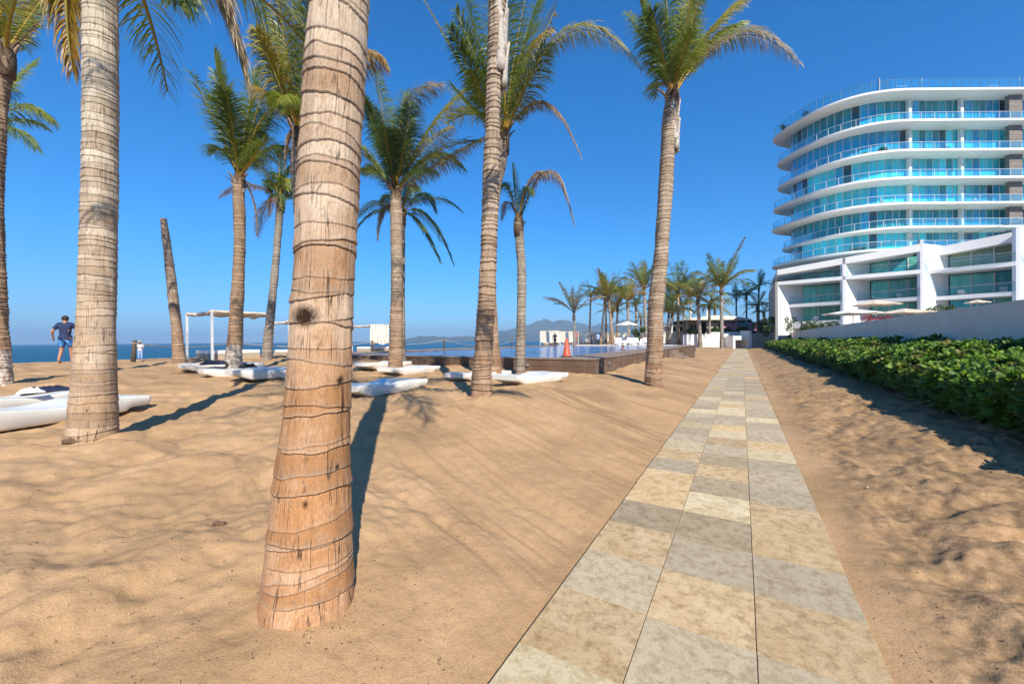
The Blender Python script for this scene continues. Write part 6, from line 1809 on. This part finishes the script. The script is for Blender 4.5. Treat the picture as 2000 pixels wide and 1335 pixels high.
# ------------------------------------------------------------------ people
def person(label, x, y, z, H, rz, pose, clothes, hair='hair', skin='skin', hat=None):
    """pose: dict of joint positions in head-to-foot units (H = 1), x right, y forward"""
    o = empty('person', (x, y, z), rz); tag(o, label, 'person')
    J = {'pelvis': (0, 0, .52), 'waist': (0, 0, .60), 'chest': (0, .005, .72), 'neckb': (0, 0, .815), 'neck': (0, .005, .85), 'head': (0, .012, .895), 'crown': (0, .01, .965),
         'shL': (-.105, 0, .80), 'elL': (-.15, -.02, .64), 'wrL': (-.16, .05, .50), 'haL': (-.16, .06, .465), 'shR': (.105, 0, .80), 'elR': (.15, -.02, .64), 'wrR': (.16, .05, .50), 'haR': (.16, .06, .465),
         'hiL': (-.055, 0, .50), 'knL': (-.06, .02, .28), 'anL': (-.06, -.01, .05), 'toL': (-.065, .09, .018), 'hiR': (.055, 0, .50), 'knR': (.06, .02, .28), 'anR': (.06, -.01, .05), 'toR': (.065, .09, .018)}
    J.update(pose)
    J = {k: Vector(v) * H for k, v in J.items()}
    Rd = {'pelvis': .075, 'waist': .068, 'chest': .078, 'neckb': .045, 'neck': .030, 'head': .050, 'crown': .036, 'sh': .035, 'el': .024, 'wr': .016, 'ha': .018, 'hi': .055, 'kn': .034, 'an': .021, 'to': .018}
    def rad(k): return Rd.get(k, Rd.get(k[:2])) * H
    def skin_obj(name, verts, rads, edges, mat, sub=1):
        me = bpy.data.meshes.new(name); me.from_pydata([tuple(v) for v in verts], edges, []); ob = link(name, me, o)
        md = ob.modifiers.new('skin', 'SKIN')
        sv = me.skin_vertices[0].data
        for k, (r0_) in enumerate(rads):
            r1_ = r0_ if isinstance(r0_, tuple) else (r0_, r0_)
            sv[k].radius = r1_; sv[k].use_root = (k == 0)
        md.use_smooth_shade = True
        s2 = ob.modifiers.new('sub', 'SUBSURF'); s2.levels = sub; s2.render_levels = sub
        me.materials.append(mat); return ob
    E = [('pelvis', 'waist'), ('waist', 'chest'), ('chest', 'neckb'), ('neckb', 'neck'), ('neck', 'head'), ('head', 'crown')]
    for s_ in 'LR': E += [('chest', 'sh' + s_), ('sh' + s_, 'el' + s_), ('el' + s_, 'wr' + s_), ('wr' + s_, 'ha' + s_), ('pelvis', 'hi' + s_), ('hi' + s_, 'kn' + s_), ('kn' + s_, 'an' + s_), ('an' + s_, 'to' + s_)]
    names = ['pelvis'] + [k for k in J if k != 'pelvis']; ix = {k: i for i, k in enumerate(names)}
    vs_ = [J[k] for k in names]; rd = [rad(k) for k in names]; ed = [(ix[a], ix[b2]) for a, b2 in E]
    for s_ in 'LR':                                          # five fingers
        d = (J['ha' + s_] - J['wr' + s_]).normalized(); sgn = -1 if s_ == 'L' else 1
        for k in range(5):
            off = Vector((0, (k - 1.5) * 0.007 * H, 0)) if k < 4 else Vector((0, 0.018 * H, 0.012 * H))
            vs_.append(J['ha' + s_] + off + d * 0.022 * H * (1 if k < 4 else 0.3)); rd.append(0.0045 * H)
            vs_.append(J['ha' + s_] + off * 1.25 + d * (0.045 - 0.004 * abs(k - 1.5)) * H * (1 if k < 4 else 0.6) + Vector((-sgn * 0.008 * H, 0, 0))); rd.append(0.0035 * H)
            ed += [(ix['ha' + s_], len(vs_) - 2), (len(vs_) - 2, len(vs_) - 1)]
    skin_obj('body', vs_, rd, ed, M[skin])
    # face
    hd = J['head']; fy = 0.048 * H
    b_ = MB(); b_.tube([hd + Vector((0, fy, 0.01 * H)), hd + Vector((0, fy + 0.014 * H, -0.006 * H))], [0.005 * H, 0.008 * H], 6); b_.build('nose', M[skin], o, True)
    for s_ in (-1, 1):
        b_ = MB(); b_.tube([hd + Vector((s_ * 0.018 * H, fy - 0.004 * H, 0.012 * H)), hd + Vector((s_ * 0.018 * H, fy + 0.004 * H, 0.012 * H))], 0.005 * H, 6); b_.build('eye', M['black'], o, True)
        b_ = MB(); b_.tube([hd + Vector((s_ * 0.048 * H, 0, 0.0)), hd + Vector((s_ * 0.058 * H, -0.004 * H, 0.004 * H))], [0.012 * H, 0.008 * H], 6); b_.build('ear', M[skin], o, True)
    b_ = MB(); b_.tube([hd + Vector((-0.014 * H, fy, -0.022 * H)), hd + Vector((0.014 * H, fy, -0.022 * H))], 0.003 * H, 5); b_.build('mouth', M['skin_red'], o, True)
    bmh = bmesh.new(); bmesh.ops.create_uvsphere(bmh, u_segments=16, v_segments=10, radius=0.057 * H)
    for v in bmh.verts:
        if v.co.y > 0.01 * H and v.co.z < 0.022 * H: v.co.y = 0.01 * H
        v.co.z = v.co.z * 1.1 if v.co.z > 0 else v.co.z * 0.8
    bmh_me = bpy.data.meshes.new('hair'); bmh.to_mesh(bmh_me); bmh.free(); bmh_me.materials.append(M[hair]); link('hair', bmh_me, o, hd + Vector((0, -0.004 * H, 0.026 * H)))
    if hat:
        b_ = MB(); b_.tube([hd + Vector((0, 0, 0.045 * H)), hd + Vector((0, 0, 0.048 * H)), hd + Vector((0, 0, 0.052 * H)), hd + Vector((0, 0, 0.10 * H)), hd + Vector((0, 0, 0.105 * H))], [0.12 * H, 0.12 * H, 0.058 * H, 0.052 * H, 0.03 * H], 18)
        b_.build('hat', M[hat], o, True)
    for nm, keys, edges, grow, mt in clothes:
        k_ix = {k: i for i, k in enumerate(keys)}
        vv = []
        for k in keys:
            if isinstance(k, tuple): vv.append(J[k[0]].lerp(J[k[1]], k[2]))
            else: vv.append(J[k])
        rr = [(rad(k[0]) * (1 - k[2]) + rad(k[1]) * k[2]) * grow[i] if isinstance(k, tuple) else rad(k) * grow[i] for i, k in enumerate(keys)]
        skin_obj(nm, vv, rr, edges, M[mt])
    return o
SLV = [('shL', 'elL', .75), ('shR', 'elR', .75)]
SHIRT = ('shirt', ['waist', 'chest', 'neckb', 'shL', SLV[0], 'shR', SLV[1], 'pelvis'], [(0, 1), (1, 2), (1, 3), (3, 4), (1, 5), (5, 6), (0, 7)], [1.22, 1.18, 0.95, 1.35, 1.5, 1.35, 1.5, 1.08])
SHORTS = ('shorts', ['pelvis', 'hiL', ('hiL', 'knL', .8), 'hiR', ('hiR', 'knR', .8), 'waist'], [(0, 1), (1, 2), (0, 3), (3, 4), (0, 5)], [1.12, 1.2, 1.55, 1.2, 1.55, 1.02])
TROUS = ('trousers', ['pelvis', 'hiL', 'knL', 'anL', 'hiR', 'knR', 'anR', 'waist'], [(0, 1), (1, 2), (2, 3), (0, 4), (4, 5), (5, 6), (0, 7)], [1.12, 1.2, 1.35, 1.7, 1.2, 1.35, 1.7, 1.02])
p = at(128, 700, 14.6)
person('man in a navy shirt and blue patterned shorts walking past the left palm trunk', p.x, p.y, gz(p.x, p.y) - 0.02, 1.80, R(20),
       {'elL': (-.175, -.05, .655), 'wrL': (-.205, .03, .53), 'haL': (-.21, .05, .50), 'elR': (.16, .08, .68), 'wrR': (.13, .17, .62), 'haR': (.12, .20, .615),
        'knL': (-.065, .01, .28), 'anL': (-.065, -.08, .07), 'toL': (-.07, .0, .018), 'knR': (.06, .06, .285), 'anR': (.06, .07, .045), 'toR': (.06, .16, .02)},
       [(*SHIRT[:3], SHIRT[3], 'shirt_navy'), (*SHORTS[:3], SHORTS[3], 'shorts')])
p = at(274, 690, 34)
person('woman in straw hat, white shirt and pale blue trousers by the leaning post', p.x, p.y, at(274, 703, 34).z, 1.66, R(200), {'wrL': (-.06, .10, .62), 'haL': (-.03, .12, .63), 'wrR': (.06, .10, .62), 'haR': (.03, .12, .63)},
       [(*SHIRT[:3], [1.35, 1.2, .95, 1.4, 1.7, 1.4, 1.7, 1.25], 'shirt_white'), (*TROUS[:3], TROUS[3], 'pants_blue')], hat='straw')
p = at(1124, 672, 45)
person('person in orange swimwear standing at the far edge of the pool below the ragged palm', p.x, p.y, DT + 0.002, 1.72, R(190), {}, [('wrap', ['pelvis', 'waist', 'chest', 'hiL', 'hiR'], [(0, 1), (1, 2), (0, 3), (0, 4)], [1.2, 1.15, 1.1, 1.3, 1.3], 'orange_cloth')], skin='skin_red')
for i, (px, Y, mt, lab) in enumerate(((1084, 47.5, 'dark_cloth', 'person in dark clothes standing by the second far cabana'), (1157, 49, 'dark_cloth', 'person in dark clothes among the far palm trunks beyond the pool'), (1168, 50, 'pants_blue', 'person in grey blue clothes right of the dark dressed one beyond the pool'))):
    p = at(px, 668, Y)
    person(lab, p.x, p.y, max(gz(p.x, p.y), 0.6) if i else 0.75, 1.68, R(90 * i), {}, [(*SHIRT[:3], SHIRT[3], mt), (*TROUS[:3], TROUS[3], 'dark_cloth')])
# swimmer: only head, shoulders and a float show above the water
p = at(1217, 680, 27.5)
person('swimmer whose dark haired head and shoulders show above the pool water', p.x, p.y, 0.82 - 1.70 * 0.80, 1.70, R(120), {'elL': (-.2, .05, .78), 'wrL': (-.26, .12, .79), 'haL': (-.28, .14, .79), 'elR': (.2, .05, .78), 'wrR': (.26, .12, .79), 'haR': (.28, .14, .79)},
       [('trunks', ['pelvis', 'hiL', 'hiR'], [(0, 1), (0, 2)], [1.1, 1.2, 1.2], 'navy')])

# ------------------------------------------------------------------ small things on the sand
def stub(name, label, px, py, r, L, rz, mat, cat):
    p = ground(px, py); z = gz(p.x, p.y)
    b_ = MB(); b_.tube([(-L / 2, 0, r * 0.7), (-L * 0.2, 0.004, r * 0.85), (L * 0.25, 0, r * 0.75), (L / 2, -0.003, r * 0.8)], [r * 0.85, r, r * 0.95, r * 0.8], 9)
    o = b_.build(name, mat, None, True); o.location = (p.x, p.y, z); o.rotation_euler = (0, 0, R(rz)); tag(o, label, cat)
stub('stick', 'short brown stick stub lying on the sand left of the thick foreground trunk', 428, 1021, 0.016, 0.075, 10, M['twig'], 'stick')
stub('bark_chip', 'dark chip of bark against the foot of the tall left palm', 143, 872, 0.035, 0.16, 25, M['twig'], 'bark')
stub('pebble', 'small pale pebble on the rough sand right of the path', 1694, 958, 0.009, 0.024, 30, M['cushion_side'], 'pebble')
rg = np.random.default_rng(55)
V = []; Fq = []
n = 9000
rr = 1.2 * (16 / 1.2) ** rg.random(n) ; aa = rg.uniform(R(-62), R(62), n)
X = rr * np.sin(aa); Y = rr * np.cos(aa); T_ = 0.866 * X - 0.5 * Y
keep = ((T_ < PL - 0.05) | (T_ > PR + 0.05)) & ((T_ > PR) | (rg.random(n) < 0.45))
clump = fbm(X * 1.3, Y * 1.3, 44, 2) + rg.normal(0, 0.18, n)
keep &= clump > -0.05
X, Y = X[keep], Y[keep]; Zs = full_h(X, Y)
for x, y, z in zip(X, Y, Zs):
    a = rg.uniform(0, 3.14); L = rg.uniform(0.003, 0.011) * (2.4 if rg.random() < 0.06 else 1); w = rg.uniform(0.0010, 0.0024); h = rg.uniform(0.001, 0.003)
    if rg.random() < 0.35: L = w = rg.uniform(0.0015, 0.0045); h = L
    c, s_ = math.cos(a), math.sin(a); k = len(V)
    for dx, dy, dz in ((-L, -w, -.001), (L, -w, -.001), (L, w, -.001), (-L, w, -.001), (-L * .8, -w * .6, h), (L * .8, -w * .6, h), (L * .8, w * .6, h), (-L * .8, w * .6, h)):
        V.append((x + dx * c - dy * s_, y + dx * s_ + dy * c, z + dz))
    for f in ((4, 5, 6, 7), (0, 1, 5, 4), (1, 2, 6, 5), (2, 3, 7, 6), (3, 0, 4, 7)): Fq.append([i + k for i in f])
for k in range(420):
    ss = 5.5 + 22 * rg.random() ** 1.4; tt = rg.uniform(2.2, 3.9); q = st(ss, tt); x, y = q.x, q.y; z = gz(x, y)
    a = rg.uniform(0, 6.28); L = rg.uniform(0.015, 0.04); w = L * 0.42; c, s_ = math.cos(a), math.sin(a); k0 = len(V)
    for dx, dy, dz in ((-L, 0, .002), (0, -w, .010), (L, 0, .004), (0, w, .012)): V.append((x + dx * c - dy * s_, y + dx * s_ + dy * c, z + dz))
    Fq.append([k0, k0 + 1, k0 + 2, k0 + 3])
tag(link('litter', np_mesh('litter', V, np.array(Fq), None, M['twig'], False)), 'dark bits of dry leaf, bark and grit scattered over the sand', 'litter', None, 'stuff')

# ------------------------------------------------------------------ air
m = bpy.data.materials.new('haze'); m.use_nodes = True
nt = m.node_tree; nt.nodes.remove(nt.nodes['Principled BSDF'])
pv = nt.nodes.new('ShaderNodeVolumePrincipled'); pv.inputs['Color'].default_value = (0.42, 0.66, 0.95, 1); pv.inputs['Density'].default_value = 0.00030; pv.inputs['Anisotropy'].default_value = 0.0
nt.links.new(pv.outputs[0], nt.nodes['Material Output'].inputs['Volume'])
b_ = MB(); b_.box((0, 2000, 78.5), (13000, 9000, 166)); tag(b_.build('haze', m), kind='stuff')
scene.cycles.volume_step_rate = 1.0
